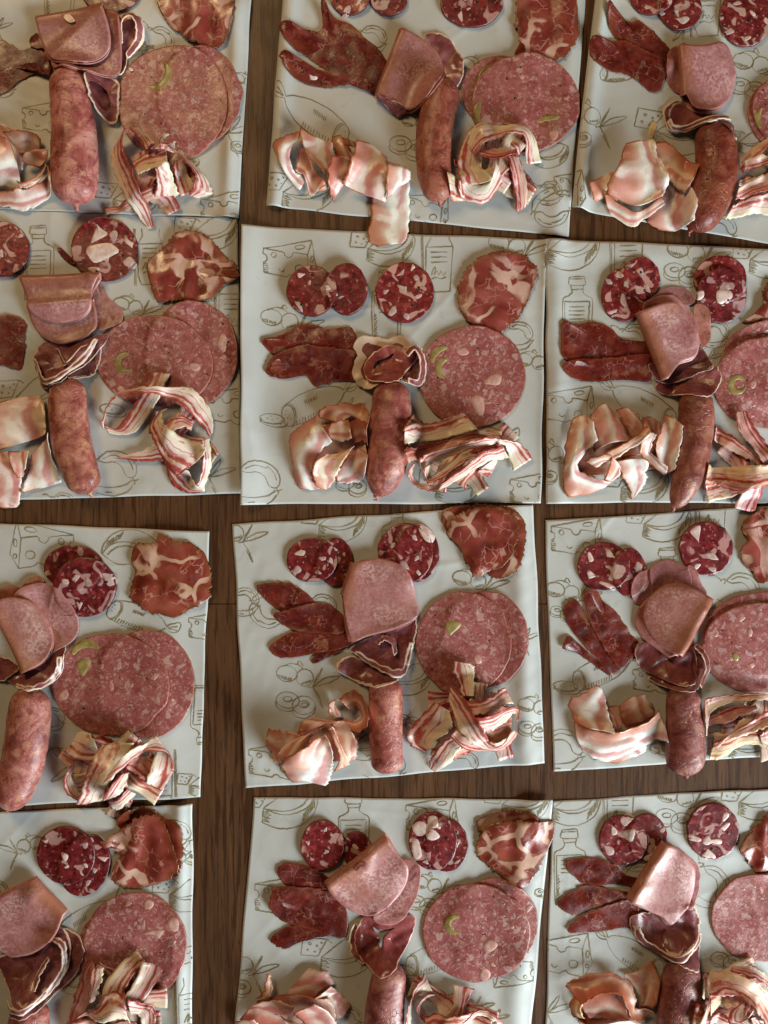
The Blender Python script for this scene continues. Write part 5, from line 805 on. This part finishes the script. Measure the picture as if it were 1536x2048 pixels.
bresaola('lower bresaola slice glowing orange at its edge', '212,702 300,642 450,622 570,632 580,700 400,742 290,758 228,746', [(240, 700, 560, 670, 2.5, 40)], tint=(1.15, 1.1, 1.0))
bresaola('middle bresaola slice with branching white veins', '228,562 300,532 440,500 550,560 550,640 400,640 300,622', [(260, 560, 530, 590, 2.5, 40)])
mortadella('rear olive sausage slice at the right', 1210, 672, 200, 226, 0, (), fat=8)
mortadella('front olive sausage slice with small triangular olive', 1110, 686, 222, 236, 0, ['1025,600 1045,582 1075,585 1100,598 1085,620 1062,640 1045,655 1030,630'], fat=16, fats=['1155,745 1180,740 1195,775 1175,785 1158,770'])
sausage('straight smooth sausage with blunt end', '752,850,76 748,950,79 748,1100,77 755,1290,74', (1.08, 0.92, 0.88), bump=0.5, z=12, tips=(True, False))
heart('lower pale fat edged slice over the sausage end', '515,812 540,770 600,760 690,800 802,850 760,872 650,892 560,852', rim=0.3, z=16, lip=[(530, 800, 4, 50)])
heart('dark mauve heart shaped slice with white lower rim', '588,720 700,660 868,588 892,612 882,690 862,780 832,842 760,832 670,792 600,745', [(690, 690, 760, 680, -3, 25), (830, 640, 820, 780, -3, 20)], rim=0.1, z=18, tint=(1.05, 1, 1.1))
curl('pale ruffled rim along the lower edge', '600,740,2 615,725,5 | 670,790,3 680,765,7 | 760,830,3 765,800,7 | 830,842,3 825,805,6 | 862,780,3 835,770,6 | 880,690,2 855,690,5')
curl('mauve heart shaped inner ruffle', '700,690,2 715,700,6 | 740,660,3 745,680,7 | 790,680,3 775,700,7 | 800,740,2 785,750,6', (1.1, 1, 1.1), 0.05)
flat_tongue('rear tongue slice edge at the left', '545,430 600,330 660,330 640,640 600,650 555,560', tint=(0.95, 0.85, 0.85), z=14)
fold('large rounded tongue slice with cut lower edge', '552,470 560,560 592,692 640,668 800,620 890,572 886,480 862,382 802,322 700,300 600,322', 1.0, 3, tint=(0.95, 0.88, 0.84), z=18, bulge=3)
grid(510, 1360, 5.297)
ham('shaded ham layer underneath the pile', '480,480,1 760,420,1 1080,460,1 | 420,680,1 700,660,1 1060,700,1 | 420,840,1 700,860,1 980,880,1', tint=(0.72, 0.48, 0.38))  # base fill added here, hollow shade put into its dark tint
ham('flat pink ham slice at the far left', '140,520,3 100,690,1 | 280,540,5 180,780,1 | 460,560,6 200,880,1 | 520,600,6 330,900,3', tint=(0.95, 0.8, 0.76))
ham('small ham tip showing beside the sausage', '1030,540,3 1060,640,2 | 1160,540,3 1090,640,2', tint=(0.7, 0.5, 0.46), nv=6)
ham('ringed ham curl at the upper right', '1000,280,12 920,210,5 | 900,180,13 830,210,5 | 790,240,13 870,300,5 | 790,380,11 930,380,4', tint=(0.95, 0.75, 0.66), nu=8)
ham('wide ham loop bending beside the sausage', '900,170,8 1000,280,3 | 1060,100,12 1060,260,4 | 1180,230,14 1110,320,4 | 1200,400,14 1120,380,4 | 1120,520,12 1040,430,4 | 1030,520,9 940,400,4', tint=(0.9, 0.68, 0.58))
ham('brown pleated ham folds in the centre', '820,440,9 940,400,8 1020,500,6 | 840,560,11 960,540,10 1080,640,6 | 880,700,9 980,700,8 1090,740,4 | 900,900,3 980,860,3 1060,840,1', tint=(0.82, 0.58, 0.45))
ham('upper back ham fold leaning left', '470,540,5 500,440,8 620,390,8 | 560,520,8 620,440,11 760,400,9 | 700,470,9 760,430,11 900,400,7', tint=(0.85, 0.66, 0.6))
ham('narrow pleated ham edge beside the white fold', '770,480,10 830,430,10 | 850,640,11 900,600,9 | 900,800,9 970,760,8 | 830,980,2 1010,880,2', tint=(0.9, 0.66, 0.54), nu=8)
ham('large ham slice wrapped under the bright one', '740,450,8 620,520,8 480,580,7 | 640,520,12 480,620,10 340,660,7 | 560,680,12 400,780,11 260,760,6 | 500,880,8 380,860,7 270,850,3', tint=(0.95, 0.75, 0.65))
ham('bright white ham fold over the paper edge', '760,510,14 800,600,14 830,730,12 | 600,620,16 700,720,17 835,830,12 | 380,740,13 600,880,16 820,900,11 | 290,860,9 540,960,11 820,960,8 | 330,1010,3 520,1030,5 790,1060,3 | 400,1090,0.5 560,1090,1 740,1130,0.5', nu=16)
tangle(938, 1440, 62, 55, 5, 'limp pancetta strip tangled low in the pile')
grid(800, 1300, 5.908)
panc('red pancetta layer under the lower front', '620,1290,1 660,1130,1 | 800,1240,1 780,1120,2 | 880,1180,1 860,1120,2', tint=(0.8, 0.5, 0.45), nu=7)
panc('shadowed pancetta layer underneath the pile', '420,620,1 380,1060,1 | 800,560,1 780,1080,1 | 1100,600,1 1080,1080,1 | 1330,700,1 1300,1000,1', tint=(0.72, 0.46, 0.40))  # added filler strip, dark tint stands in for shadow inside the pile
panc('upright pancetta tip over the olive slice', '720,500,6 850,490,4 | 680,360,8 860,300,5 | 620,240,9 870,190,4 | 640,120,6 810,150,5')
panc('knobbly pink pancetta strip at the back right', '760,560,3 850,700,3 | 930,530,6 950,680,5 | 1080,500,6 1140,640,5 | 1230,430,4 1330,620,3', tint=(1, 0.88, 0.86), rag=2.5)
panc('curled left pancetta piece with fat rim', '400,590,6 560,680,8 | 280,740,5 600,790,9 | 100,950,3 560,920,7 | 130,1130,2 420,1030,6 | 280,1210,1 400,1130,4')
panc('lower pink pancetta strip curving right', '580,960,5 640,890,5 | 700,1080,5 760,960,7 | 900,1180,3 960,1020,7 | 1200,1150,3 1180,1030,6 | 1390,980,2 1330,930,5', tint=(0.95, 0.75, 0.76))
panc('pancetta strip pointing down over the paper edge', '560,960,7 700,1080,5 | 450,1100,6 660,1140,4 | 360,1270,3 590,1290,2 | 350,1400,1 420,1450,1')
panc('golden pancetta band running to the right', '830,700,10 960,900,7 | 1060,670,12 1060,880,8 | 1250,640,12 1240,800,8 | 1390,670,11 1330,720,9 | 1390,800,10 1370,820,8')
panc('pancetta strip crossing the pile diagonally on top', '600,390,10 560,550,9 | 740,520,12 600,660,11 | 850,690,13 660,820,11 | 960,880,12 780,980,9 | 1060,1040,8 960,1090,6 | 1170,1040,9 1130,1090,5 | 1300,890,10 1290,920,6')

# ================================================================== third row right sheet
S.where = N3R; grid(*G3R)
salami('rear salami slice of the left pair', 600, 520, 115, 165, 0, 3, 5, (5, 14), tint=(1.05, 1, 1.05))
salami('front salami slice with fat cubes and one peppercorn', 430, 480, 176, 164, 0, 3, 7, (9, 17), pep=1)
salami('single glossy salami slice with dark left side', 1120, 360, 180, 182, 0, 4, 6, (7, 18), tint=(0.95, 0.75, 0.85))
coppa('coppa slice with folded left edge cut by the frame', '1380,160 1480,100 1536,86 1650,100 1690,300 1600,500 1536,580 1470,592 1430,520 1360,450 1348,380 1386,300 1358,240', [(1400, 180, 1440, 480, 3.5, 50), (1530, 150, 1520, 540, 2.5, 50)], lip=[(1370, 300, 4, 60)])
bresaola('thin bresaola strip under the other two', '150,1032 190,950 260,1000 360,1090 470,1190 460,1215 300,1100 200,1035', lip=[(160, 1000, 3, 40)])
bresaola('left bresaola slice with wet shiny tip', '165,748 230,708 290,760 360,900 430,1020 545,1160 490,1202 380,1100 250,960 180,850', [(220, 790, 460, 1120, 3, 50)])
bresaola('right bresaola slice with looping veins', '298,705 320,630 380,640 430,720 520,790 600,920 685,1020 612,1112 540,1172 440,1040 350,880', [(350, 690, 580, 1080, 3, 70)], tint=(1.05, 0.95, 0.95))
mortadella('rear olive sausage slice at the upper side', 1500, 935, 388, 282, 0, (), fat=8)
mortadella('front olive sausage slice with small green fleck', 1490, 1030, 402, 306, 0, ['1285,1070 1305,1055 1335,1085 1325,1115 1300,1110'], fat=14, fats=['1390,905 1410,895 1425,915 1415,950 1395,945', '1400,1140 1425,1125 1440,1145 1420,1165'])
sausage('dark wine coloured shiny sausage over the paper edge', '958,1290,108 960,1400,116 970,1560,124 972,1720,130 985,1880,110', (0.72, 0.60, 0.62), z=13, bump=0.7)
heart('lower dark slice layer on the sausage end', '760,1240 900,1200 1060,1010 1120,1060 1157,1160 1132,1240 1090,1302 960,1312 820,1292', rim=0.08, z=16)
heart('grooved brown kidney shaped slice', '668,1100 690,1020 800,1000 1000,978 1070,1080 1082,1180 1060,1260 940,1282 780,1222 700,1170', [(860, 1120, 880, 1200, -5, 14), (1000, 1060, 1030, 1210, -5, 14), (720, 1140, 1060, 1220, 2, 50)], rim=0.02, tint=(0.9, 0.75, 0.7), z=20)
curl('brown curled rim at the right of the kidney slice', '1060,1010,2 1040,1030,5 | 1120,1060,3 1085,1075,7 | 1155,1160,3 1115,1160,7 | 1130,1240,3 1100,1220,7 | 1090,1300,2 1060,1265,5', (0.9, 0.8, 0.78), 0.08)
flat_tongue('fibrous pale pink end slice beside the salami', '640,560 700,510 750,508 767,580 772,660 722,742 640,722 618,640', tint=(0.95, 0.9, 0.95), z=8, lip=[(700, 620, 2, 40)])
flat_tongue('hindmost tongue slice at the right', '1000,480 1052,500 1100,600 1135,672 1040,690 980,600', tint=(0.85, 0.7, 0.66), z=8)
flat_tongue('veined mauve tongue slice at the back', '765,492 870,440 960,470 1010,500 1036,622 930,680 790,680 755,570', tint=(0.82, 0.72, 0.78), z=12)
fold('lower tongue slice showing at the left', '1110,760 1000,640 880,620 790,665 700,760 665,850 690,950 790,1030 880,1097 920,1080', 1.0, 3, tint=(0.92, 0.8, 0.76), z=16)
fold('upper brownish tongue slice with pointed corners', '1167,700 1060,640 960,610 850,630 760,700 720,800 732,890 780,970 860,1040 945,1077', 1.0, 4, tint=(0.92, 0.82, 0.74), z=20)
ham('shaded ham layer underneath the pile', '300,1460,1 520,1420,1 760,1400,1 | 300,1600,1 520,1600,1 780,1560,1', tint=(0.78, 0.52, 0.44))  # added fill for the hollow, its shade put into the dark tint
ham('brown ham fold at the back right of the pile', '520,1420,6 600,1360,8 700,1340,8 | 540,1500,6 640,1460,8 750,1440,6 | 560,1540,4 660,1530,5 770,1470,4', tint=(0.75, 0.58, 0.48))
ham('pink ham nub in the middle of the pile', '450,1440,7 510,1500,7 | 470,1560,8 540,1540,6 | 500,1580,4 530,1570,4', tint=(0.88, 0.6, 0.55), nu=7)
ham('frayed ham underside at the bottom', '330,1760,1 440,1680,3 600,1660,4 | 440,1800,1 560,1720,3 700,1660,4 | 530,1815,0.5 640,1770,1 720,1730,1', rag=3)
ham('broad white and pink ham band along the front', '225,1510,6 240,1620,5 290,1730,2 | 340,1570,12 380,1680,9 440,1790,2 | 500,1570,14 540,1660,10 580,1740,2 | 680,1510,12 720,1580,9 760,1660,2 | 780,1430,8 810,1520,6 830,1640,2', nu=14)
ham('white upright ham flap at the back left', '370,1275,7 400,1290,8 440,1370,6 | 280,1330,9 340,1380,11 435,1430,8 | 190,1390,6 290,1450,10 460,1530,8 | 230,1520,4 320,1550,8 465,1570,7')
tangle(1500, 1455, 70, 40, 3, 'limp pancetta strip tangled low in the pile')
grid(1380, 1350, 9.846)
panc('wide yellowish pancetta layer at the paper edge', '480,1300,3 400,1660,0.5 | 700,1160,4 660,1640,0.5 | 1000,1020,4 950,1400,1 | 1300,1000,4 1250,1330,1 | 1700,1000,3 1700,1300,1', tint=(0.98, 0.9, 0.72))
panc('fringed white pancetta edge at the far right', '1220,1080,3 1280,1240,1 | 1360,960,5 1420,1380,1 | 1700,900,4 1700,1500,1', nu=8, rag=3)
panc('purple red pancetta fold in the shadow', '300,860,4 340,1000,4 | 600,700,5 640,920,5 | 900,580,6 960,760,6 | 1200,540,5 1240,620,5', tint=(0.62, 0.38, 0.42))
panc('outer curved pancetta strip touching the sausage', '160,760,4 260,1150,2 | 200,520,7 330,820,4 | 500,400,10 560,620,5 | 900,350,11 900,500,6 | 1300,340,9 1300,440,6 | 1700,360,7 1700,460,5', tint=(1.0, 0.86, 0.76))
panc('thick white edged pancetta wave across the top', '420,1390,4 520,1380,3 | 640,1090,9 620,1180,5 | 960,860,12 960,1080,7 | 1240,700,13 1280,930,8 | 1700,620,10 1700,900,6', tint=(1.0, 0.9, 0.84))

# ================================================================== bottom left sheet
S.where = N4L; grid(*G4L)
salami('rear dark salami slice with white flakes', 565, 475, 162, 212, 20, 3, 8, (5, 12), tint=(0.9, 0.8, 0.85))
salami('front dark salami slice with white almond flakes', 440, 402, 198, 192, 0, 3, 9, (5, 13), pep=1, tint=(0.85, 0.75, 0.8))
coppa('rear coppa slice with dark frilled edge', '780,165 900,82 1000,90 1080,142 1200,190 1228,300 1222,420 1180,540 1000,500 850,300', (), (0.9, 0.85, 0.8))
coppa('front coppa slice folded into a fan', '690,312 830,212 950,132 1050,130 1112,200 1152,300 1202,450 1172,530 1030,602 930,622 800,612 750,562 762,470 800,400 740,352', [(960, 170, 830, 540, 3.5, 60), (1050, 200, 1080, 540, 3.5, 60)], lip=[(720, 320, 4, 60)])
mortadella('rear olive sausage slice mostly hidden', 850, 1045, 335, 300, 0, (), fat=3)
mortadella('front olive sausage slice with olive near the pancetta', 905, 1002, 345, 352, 0, ['905,1210 925,1165 955,1130 962,1165 950,1205 925,1225'], fat=13, fats=['960,720 990,695 1030,720 1010,755 970,750', '960,920 1010,895 1110,895 1090,920 1060,960 1040,925', '1120,850 1150,810 1195,830 1190,900 1150,900'])
sausage('sausage cut by the bottom edge', '222,1340,105 212,1430,128 200,1600,140 190,1850,120', (0.95, 0.75, 0.7), z=12)
heart('lower white rimmed slice at the right', '330,950 480,958 542,1040 522,1150 462,1262 330,1372 180,1437 80,1412 150,1250', rim=0.12, z=16)
heart('upper white rimmed slice with dark hollows', '-60,1160 0,1112 200,1080 320,970 370,915 440,1000 442,1130 402,1240 322,1332 180,1392 50,1372 0,1300', [(120, 1160, 300, 1240, -4, 40), (240, 1130, 260, 1280, 3, 20)], rim=0.2, z=18)
curl('long white curled outer rim', '330,960,3 345,985,6 | 420,980,4 400,1010,8 | 445,1080,4 415,1080,8 | 430,1180,4 400,1170,8 | 340,1310,3 320,1280,7 | 200,1385,2 195,1350,6 | 60,1375,2 70,1340,5')
curl('dark inner ruffle with pale lip', '240,1280,3 265,1270,7 | 250,1180,3 280,1190,8 | 310,1090,2 330,1100,6', (0.9, 0.8, 0.8))
flat_tongue('under tongue slice with orange edge', '180,610 262,620 300,690 300,760 180,720', tint=(0.95, 0.75, 0.6), z=14, lip=[(240, 640, 4, 50)])
fold('pale pink tongue slice cut by the left edge', '188,598 60,665 0,700 -120,800 -150,1000 0,1102 60,1116 200,1082 342,962 395,832', 1.0, 4, tint=(1.1, 1.08, 1.08), z=20)
tangle(245, 1995, 75, 55, 5, 'limp pancetta strip tangled low in the pile')
grid(100, 1900, 6.4)
panc('dark pancetta strip sloping down the olive slice', '560,100,3 600,130,3 | 420,260,4 640,250,5 | 370,480,4 620,480,6 | 280,760,3 480,740,5 | 180,1060,1 400,1060,3', tint=(0.6, 0.36, 0.34))
panc('frilly white pancetta scrap beside the dark strip', '600,130,5 740,140,4 | 600,300,7 720,320,5 | 590,540,7 640,520,5', nu=6, rag=3)
panc('pancetta strip curving down at the far right', '1080,450,5 1110,700,3 | 1250,560,7 1160,720,4 | 1380,700,7 1200,820,4 | 1350,1000,4 1160,1040,3')
panc('thin white pancetta loop at the far right edge', '1330,630,6 1350,640,3 | 1395,760,8 1380,770,4 | 1330,890,7 1310,880,4', nu=4)
panc('pancetta inner face with red band', '740,860,5 760,960,4 | 930,740,6 960,880,5 | 1150,820,5 1180,920,4', tint=(0.72, 0.42, 0.36), nu=7)
panc('lower spread of pancetta at the frame bottom', '300,860,2 220,1150,1 | 480,820,4 460,1150,2 | 700,820,5 700,1150,2 | 1000,960,4 1000,1150,2')
panc('cream arched pancetta band in front', '390,780,6 520,740,5 | 560,640,10 640,740,6 | 740,500,13 800,700,8 | 820,370,12 1000,640,10 | 1040,370,10 1100,700,8 | 1080,500,8 1110,800,6')

# ================================================================== bottom centre sheet
S.where = N4M; grid(*G4M)
salami('rear salami slice of the left pair', 617, 312, 70, 95, -10, 3, 4, (5, 10), tint=(0.85, 0.75, 0.8))
salami('front pale salami slice of the left pair', 452, 281, 101, 117, 0, 4, 7, (5, 13), tint=(1.15, 1.05, 1.1))
salami('rear salami slice of the right pair with ragged side', 1032, 282, 100, 124, 0, 3, 4, (4, 9))
salami('front salami slice with white cubes at its top', 967, 262, 112, 135, 0, 3, 4, (5, 11), bits=['945,150 985,145 990,190 950,195', '870,195 900,170 935,180 930,230 890,235', '935,215 965,200 1000,235 970,255 940,245', '872,260 900,255 915,330 890,345 870,310'], tint=(1, 0.85, 0.95))
coppa('rear coppa slice with pepper crust', '1178,170 1300,122 1440,132 1462,190 1400,260 1220,280', (), (0.85, 0.8, 0.75))
coppa('front folded coppa slice with white wedge', '1170,285 1218,192 1330,160 1515,168 1534,205 1512,282 1442,420 1372,477 1320,470 1268,412 1190,352', [(1260, 200, 1330, 440, 3.5, 50), (1370, 180, 1370, 450, 3.5, 40)], (1.0, 1.0, 0.95))
bresaola('shrivelled dark bresaola slice at the bottom', '212,716 300,660 400,670 505,690 420,715 350,732 290,762 240,750', [(240, 715, 480, 695, 3, 20), (270, 735, 400, 710, 2, 12)], tint=(0.8, 0.6, 0.6))
bresaola('upper bresaola slice', '248,392 280,364 400,380 480,430 505,482 400,495 300,482 258,440', [(270, 400, 480, 460, 2.5, 40)], tint=(0.95, 0.85, 0.85))
bresaola('middle wide bresaola slice with curled left edge', '213,502 240,474 420,480 525,530 568,600 548,712 400,672 260,632 212,575', [(230, 540, 540, 620, 3, 60)], lip=[(215, 540, 4, 50)])
mortadella('rear olive sausage slice at the right', 1252, 642, 205, 212, 0, (), fat=6)
mortadella('front olive sausage slice with curved olive piece', 1168, 686, 248, 229, 0, [(1072, 645, 38, 36, 70, 300)], fat=15, fats=['1200,740 1230,715 1270,735 1240,770 1210,765', '1185,875 1205,845 1235,870 1225,905 1190,905'])
sausage('pale glossy sausage running off the bottom', '778,820,66 762,900,80 748,1000,88 735,1150,92 730,1260,80', (0.86, 0.76, 0.80), z=13, bump=0.7)
heart('thin pale slice edge at the left of the heart', '585,692 602,668 630,690 635,780 645,852 592,812 575,750', rim=0.2, z=12, tint=(1.3, 1.4, 1.3))
heart('brown slice with branching dark hollow and white rim', '605,720 640,652 700,620 868,640 878,700 832,800 742,867 650,852 610,790', rim=0.05, tint=(1.1, 0.85, 0.8), z=18, hole='690,690 720,705 790,695 760,715 735,740 730,780 716,782 715,740 700,715')
flat_tongue('rear tongue slice showing at the lower right', '690,640 760,500 830,372 900,388 912,440 892,552 832,640 770,672', tint=(0.95, 0.82, 0.8), z=16, sig=8)
fold('front tongue slice with frosted white sheen', '478,488 500,532 550,586 620,628 700,627 790,562 842,482 848,402 800,342 757,273', 1.0, 4.5, tint=(1.05, 1.0, 1.0), z=22, bulge=3)
grid(470, 1900, 4.955)
ham('long pink ham slice at the upper right', '560,500,4 520,420,5 720,185,4 | 680,480,8 720,330,9 900,210,6 | 800,440,8 860,380,8 990,330,4', tint=(0.82, 0.62, 0.58))
ham('pale ham fold sloping to the right', '780,420,7 860,380,8 950,330,6 | 880,520,7 960,480,9 1060,450,4 | 960,700,3 1060,660,6 1150,560,2', tint=(0.95, 0.84, 0.78))
ham('shaded ham layer underneath the pile', '220,520,1 600,420,1 940,440,1 | 200,680,1 600,660,1 1000,620,1 | 240,860,1 600,860,1 920,820,1', tint=(0.72, 0.5, 0.44))  # added base layer, shade between the folds carried by the tint
ham('small upright ham peak at the left', '200,480,5 340,440,8 | 290,390,10 370,400,7 | 310,290,12 365,300,8 | 320,215,10 355,225,8', tint=(0.85, 0.62, 0.42), nu=7)
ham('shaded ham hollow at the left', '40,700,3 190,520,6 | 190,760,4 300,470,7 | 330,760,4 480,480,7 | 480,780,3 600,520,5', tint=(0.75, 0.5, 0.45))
ham('loose pale ham edge cut by the bottom', '-20,720,3 60,680,5 200,640,6 | 60,830,2 140,800,4 280,760,4', tint=(0.98, 0.9, 0.82))
ham('grey pink ham triangle in the middle', '590,560,8 700,500,10 810,420,9 | 640,640,9 780,600,10 960,580,7 | 740,760,5 860,760,5 1020,740,2', tint=(0.85, 0.66, 0.62))
ham('bright white ham roll in front', '400,535,12 480,530,14 | 560,560,16 540,640,16 | 750,610,14 640,760,14 | 780,740,6 700,900,5', nu=10)
tangle(915, 2030, 80, 35, 3, 'limp pancetta strip tangled low in the pile')
grid(780, 1900, 4.955)
panc('tall arched pancetta strip with pale edge', '340,230,3 410,360,3 | 240,320,9 320,380,4 | 180,450,12 230,470,4 | 160,600,10 210,620,3 | 160,760,5 210,780,2')
panc('second arched pancetta strip with dark inner side', '360,380,5 430,400,3 | 270,430,10 350,450,4 | 265,560,11 330,580,4 | 330,680,9 420,660,4 | 500,760,5 560,720,3')
panc('broad brown pancetta mass at the frame bottom', '340,620,2 380,800,1 | 560,560,6 600,800,2 | 800,560,7 820,800,3 | 1000,650,5 1000,800,2', tint=(0.82, 0.66, 0.52))
panc('thin cream pancetta arc at the right', '700,580,8 700,620,4 | 850,530,11 850,580,5 | 1000,560,11 980,620,5 | 1090,650,9 1050,680,4 | 1140,760,5 1100,780,2', nu=6)

# ================================================================== bottom right sheet
S.where = N4R; grid(*G4R)
salami('rear salami slice of the left pair with fat cubes', 727, 392, 134, 160, 0, 3, 7, (7, 14))
salami('front salami slice with round fat pieces at its rim', 560, 406, 160, 168, 0, 3, 7, (8, 16), pep=1, tint=(1.1, 1, 1.05))
salami('single salami slice with glossy white chunk', 1167, 347, 176, 190, 0, 3.5, 6, (7, 16), bits=['1100,400 1130,375 1150,400 1200,395 1230,410 1215,435 1160,425 1130,440 1098,430'], tint=(1, 0.8, 0.9))
coppa('ragged coppa slice cut by the right edge', '1335,455 1440,330 1536,232 1660,250 1660,500 1522,622 1442,612 1388,530', [(1420, 420, 1540, 540, 3, 50), (1500, 280, 1480, 560, 3, 40)], (1.0, 0.95, 0.9), lip=[(1360, 460, 4, 60)])
bresaola('middle small bresaola slice', '122,832 220,750 340,710 480,740 650,770 560,822 380,862 260,912 168,890', [(170, 830, 600, 780, 2.5, 40)])
bresaola('upper bresaola slice with squiggly veins', '178,552 290,530 410,534 500,570 580,640 710,680 700,735 540,702 400,712 280,692 200,620', [(210, 580, 660, 690, 2.5, 50)], tint=(1.05, 1, 1))
bresaola('lower pale pink bresaola slice with pointed end', '192,1002 280,920 400,870 560,812 660,800 650,985 560,995 420,1022 230,1032', [(220, 1000, 620, 880, 2.5, 60)], tint=(1.3, 1.3, 1.4))
mortadella('olive sausage slice cut by the right edge', 1510, 932, 356, 300, 0, (), fat=14)
sausage('wine red shiny sausage running off the bottom', '955,1190,100 948,1270,118 942,1420,135 925,1620,140 920,1850,120', (0.72, 0.60, 0.62), z=13, bump=0.8)
heart('lower mauve slice with thin white edge on the sausage', '865,1185 960,1120 1085,1095 1097,1200 1062,1262 940,1222', rim=0.05, z=16, tint=(1.3, 1.3, 1.4))
heart('dark slice with broad cream frilled rim', '632,970 720,930 850,920 1050,878 1100,970 1106,1060 1062,1132 900,1192 760,1162 662,1092', [(760, 990, 950, 1000, -3, 40)], rim=0.2, z=18, jag=(1.4, 10))
curl('frilled cream rim along the lower edge', '640,1000,2 680,1000,6 | 665,1090,2 710,1070,7 | 760,1162,2 780,1120,7 | 900,1192,2 900,1150,7 | 1060,1132,2 1040,1095,6 | 1105,1050,2 1070,1040,5')
flat_tongue('rear tongue slice edge at the right', '960,520 1040,560 1102,632 1092,800 1030,902 950,800', tint=(0.98, 0.85, 0.88), z=16, sig=8)
fold('front tongue slice white with gloss and brown crease', '633,845 740,905 840,950 915,1012 1010,902 1060,802 1074,660 1050,600 960,502 872,462', 1.0, 4.5, tint=(1.1, 1.08, 1.08), z=22, bulge=3)
grid(1120, 1900, 5.486)
ham('flat pale ham slice beside the sausage', '860,250,3 700,270,3 | 1000,130,4 820,420,4 | 1060,300,3 900,560,3 | 1010,620,2 860,640,2', tint=(0.85, 0.7, 0.6))
ham('shaded ham layer underneath the pile', '180,480,1 500,380,1 820,480,1 | 180,680,1 500,700,1 860,700,1 | 260,860,1 560,880,1 860,820,1', tint=(0.72, 0.5, 0.42))  # filler ham whose dark tint paints in the shade below the pile
ham('pink ham hollow in the middle of the pile', '180,560,4 320,740,3 | 360,440,6 480,740,4 | 560,420,6 640,760,4 | 720,640,5 760,800,3', tint=(0.86, 0.62, 0.56))
ham('yellow rimmed ham edge at the far left', '160,450,6 230,520,6 | 100,600,4 220,640,6 | 150,740,2 260,720,5', tint=(0.85, 0.68, 0.4), nu=7)
ham('white ham front cut by the bottom edge', '180,740,4 330,800,6 600,720,8 | 300,860,2 450,880,5 740,720,8 | 420,960,1 600,960,4 900,800,5')
ham('brown arched ham band over the pile', '60,400,4 80,360,4 | 230,500,9 240,270,7 | 400,400,14 500,225,8 | 600,400,15 720,300,8 | 700,560,13 810,480,8 | 770,690,9 810,600,7 | 940,770,2 1000,620,3', tint=(0.85, 0.62, 0.5))
tangle(1450, 2000, 60, 50, 4, 'limp pancetta strip tangled low in the pile')
grid(1360, 1880, 8.727)
panc('flat fatty pancetta piece low beside the sausage', '380,1140,2 360,1320,1 | 600,1180,3 560,1420,1 | 800,1240,3 780,1500,1', nu=7)
panc('short upright pancetta curl in the middle', '960,920,8 990,940,4 | 780,1060,7 980,1060,4 | 740,1270,4 1000,1160,4 | 860,1280,4 1130,1060,6 | 1130,1000,8 1140,980,5')
panc('pancetta strip running down at the frame bottom', '1200,1200,3 1100,1180,3 | 1300,1300,4 1160,1290,3 | 1460,1480,2 1240,1480,2', tint=(1, 0.86, 0.84), nu=7)
panc('pale pancetta sheet under the large arc', '360,680,3 380,1060,1 | 560,740,4 600,1040,2 | 760,800,4 800,1010,2', nu=7, tint=(0.95, 0.85, 0.72))
panc('large red and cream pancetta arc at the right', '340,700,5 340,560,4 | 640,760,9 640,480,6 | 980,860,12 1000,500,7 | 1180,1040,12 1260,640,7 | 1330,1240,10 1480,860,6 | 1450,1500,6 1700,1300,4', tint=(1.0, 0.84, 0.76))
panc('outer pancetta strip above the arc', '820,440,3 860,400,2 | 1100,520,6 1180,400,4 | 1350,640,7 1400,520,4 | 1560,860,6 1640,720,3', nu=8)

# loose crumbs
S.where = N1R; grid(*G1R)
slab('fat_crumb', lab('yellow crumb on the printed cheese wheel'), 'crumb', '640,970 670,915 700,930 690,970 660,1050 640,1050', 'fat', 0.8, tint=(0.9, 0.85, 0.45), N=24, M=4)
S.where = N1L; grid(*G1L)
slab('fat_crumb', lab('white crumb on the crease of the upper tongue'), 'crumb', '360,80 395,65 425,95 430,110 395,112', 'fat', 1.2, tint=(1.1, 1.0, 0.75), N=24, M=4, z=20)
slab('fat_crumb', lab('tiny white crumb left of the olive slice'), 'crumb', '762,405 780,405 788,418 770,422', 'fat', 1.0, tint=(1.1, 1.1, 1.0), N=16, M=3)
S.where = N4M; grid(*G4M)
slab('fat_crumb', lab('brown crumb on the front tongue slice'), 'crumb', '600,395 620,365 660,378 650,395 630,392 615,410', 'bresaola', 0.8, N=24, M=4, z=22)

for o in scene.objects:      # bookkeeping keys are not part of the scene
    for k in ('_o3', '_out'):
        if k in o: del o[k]
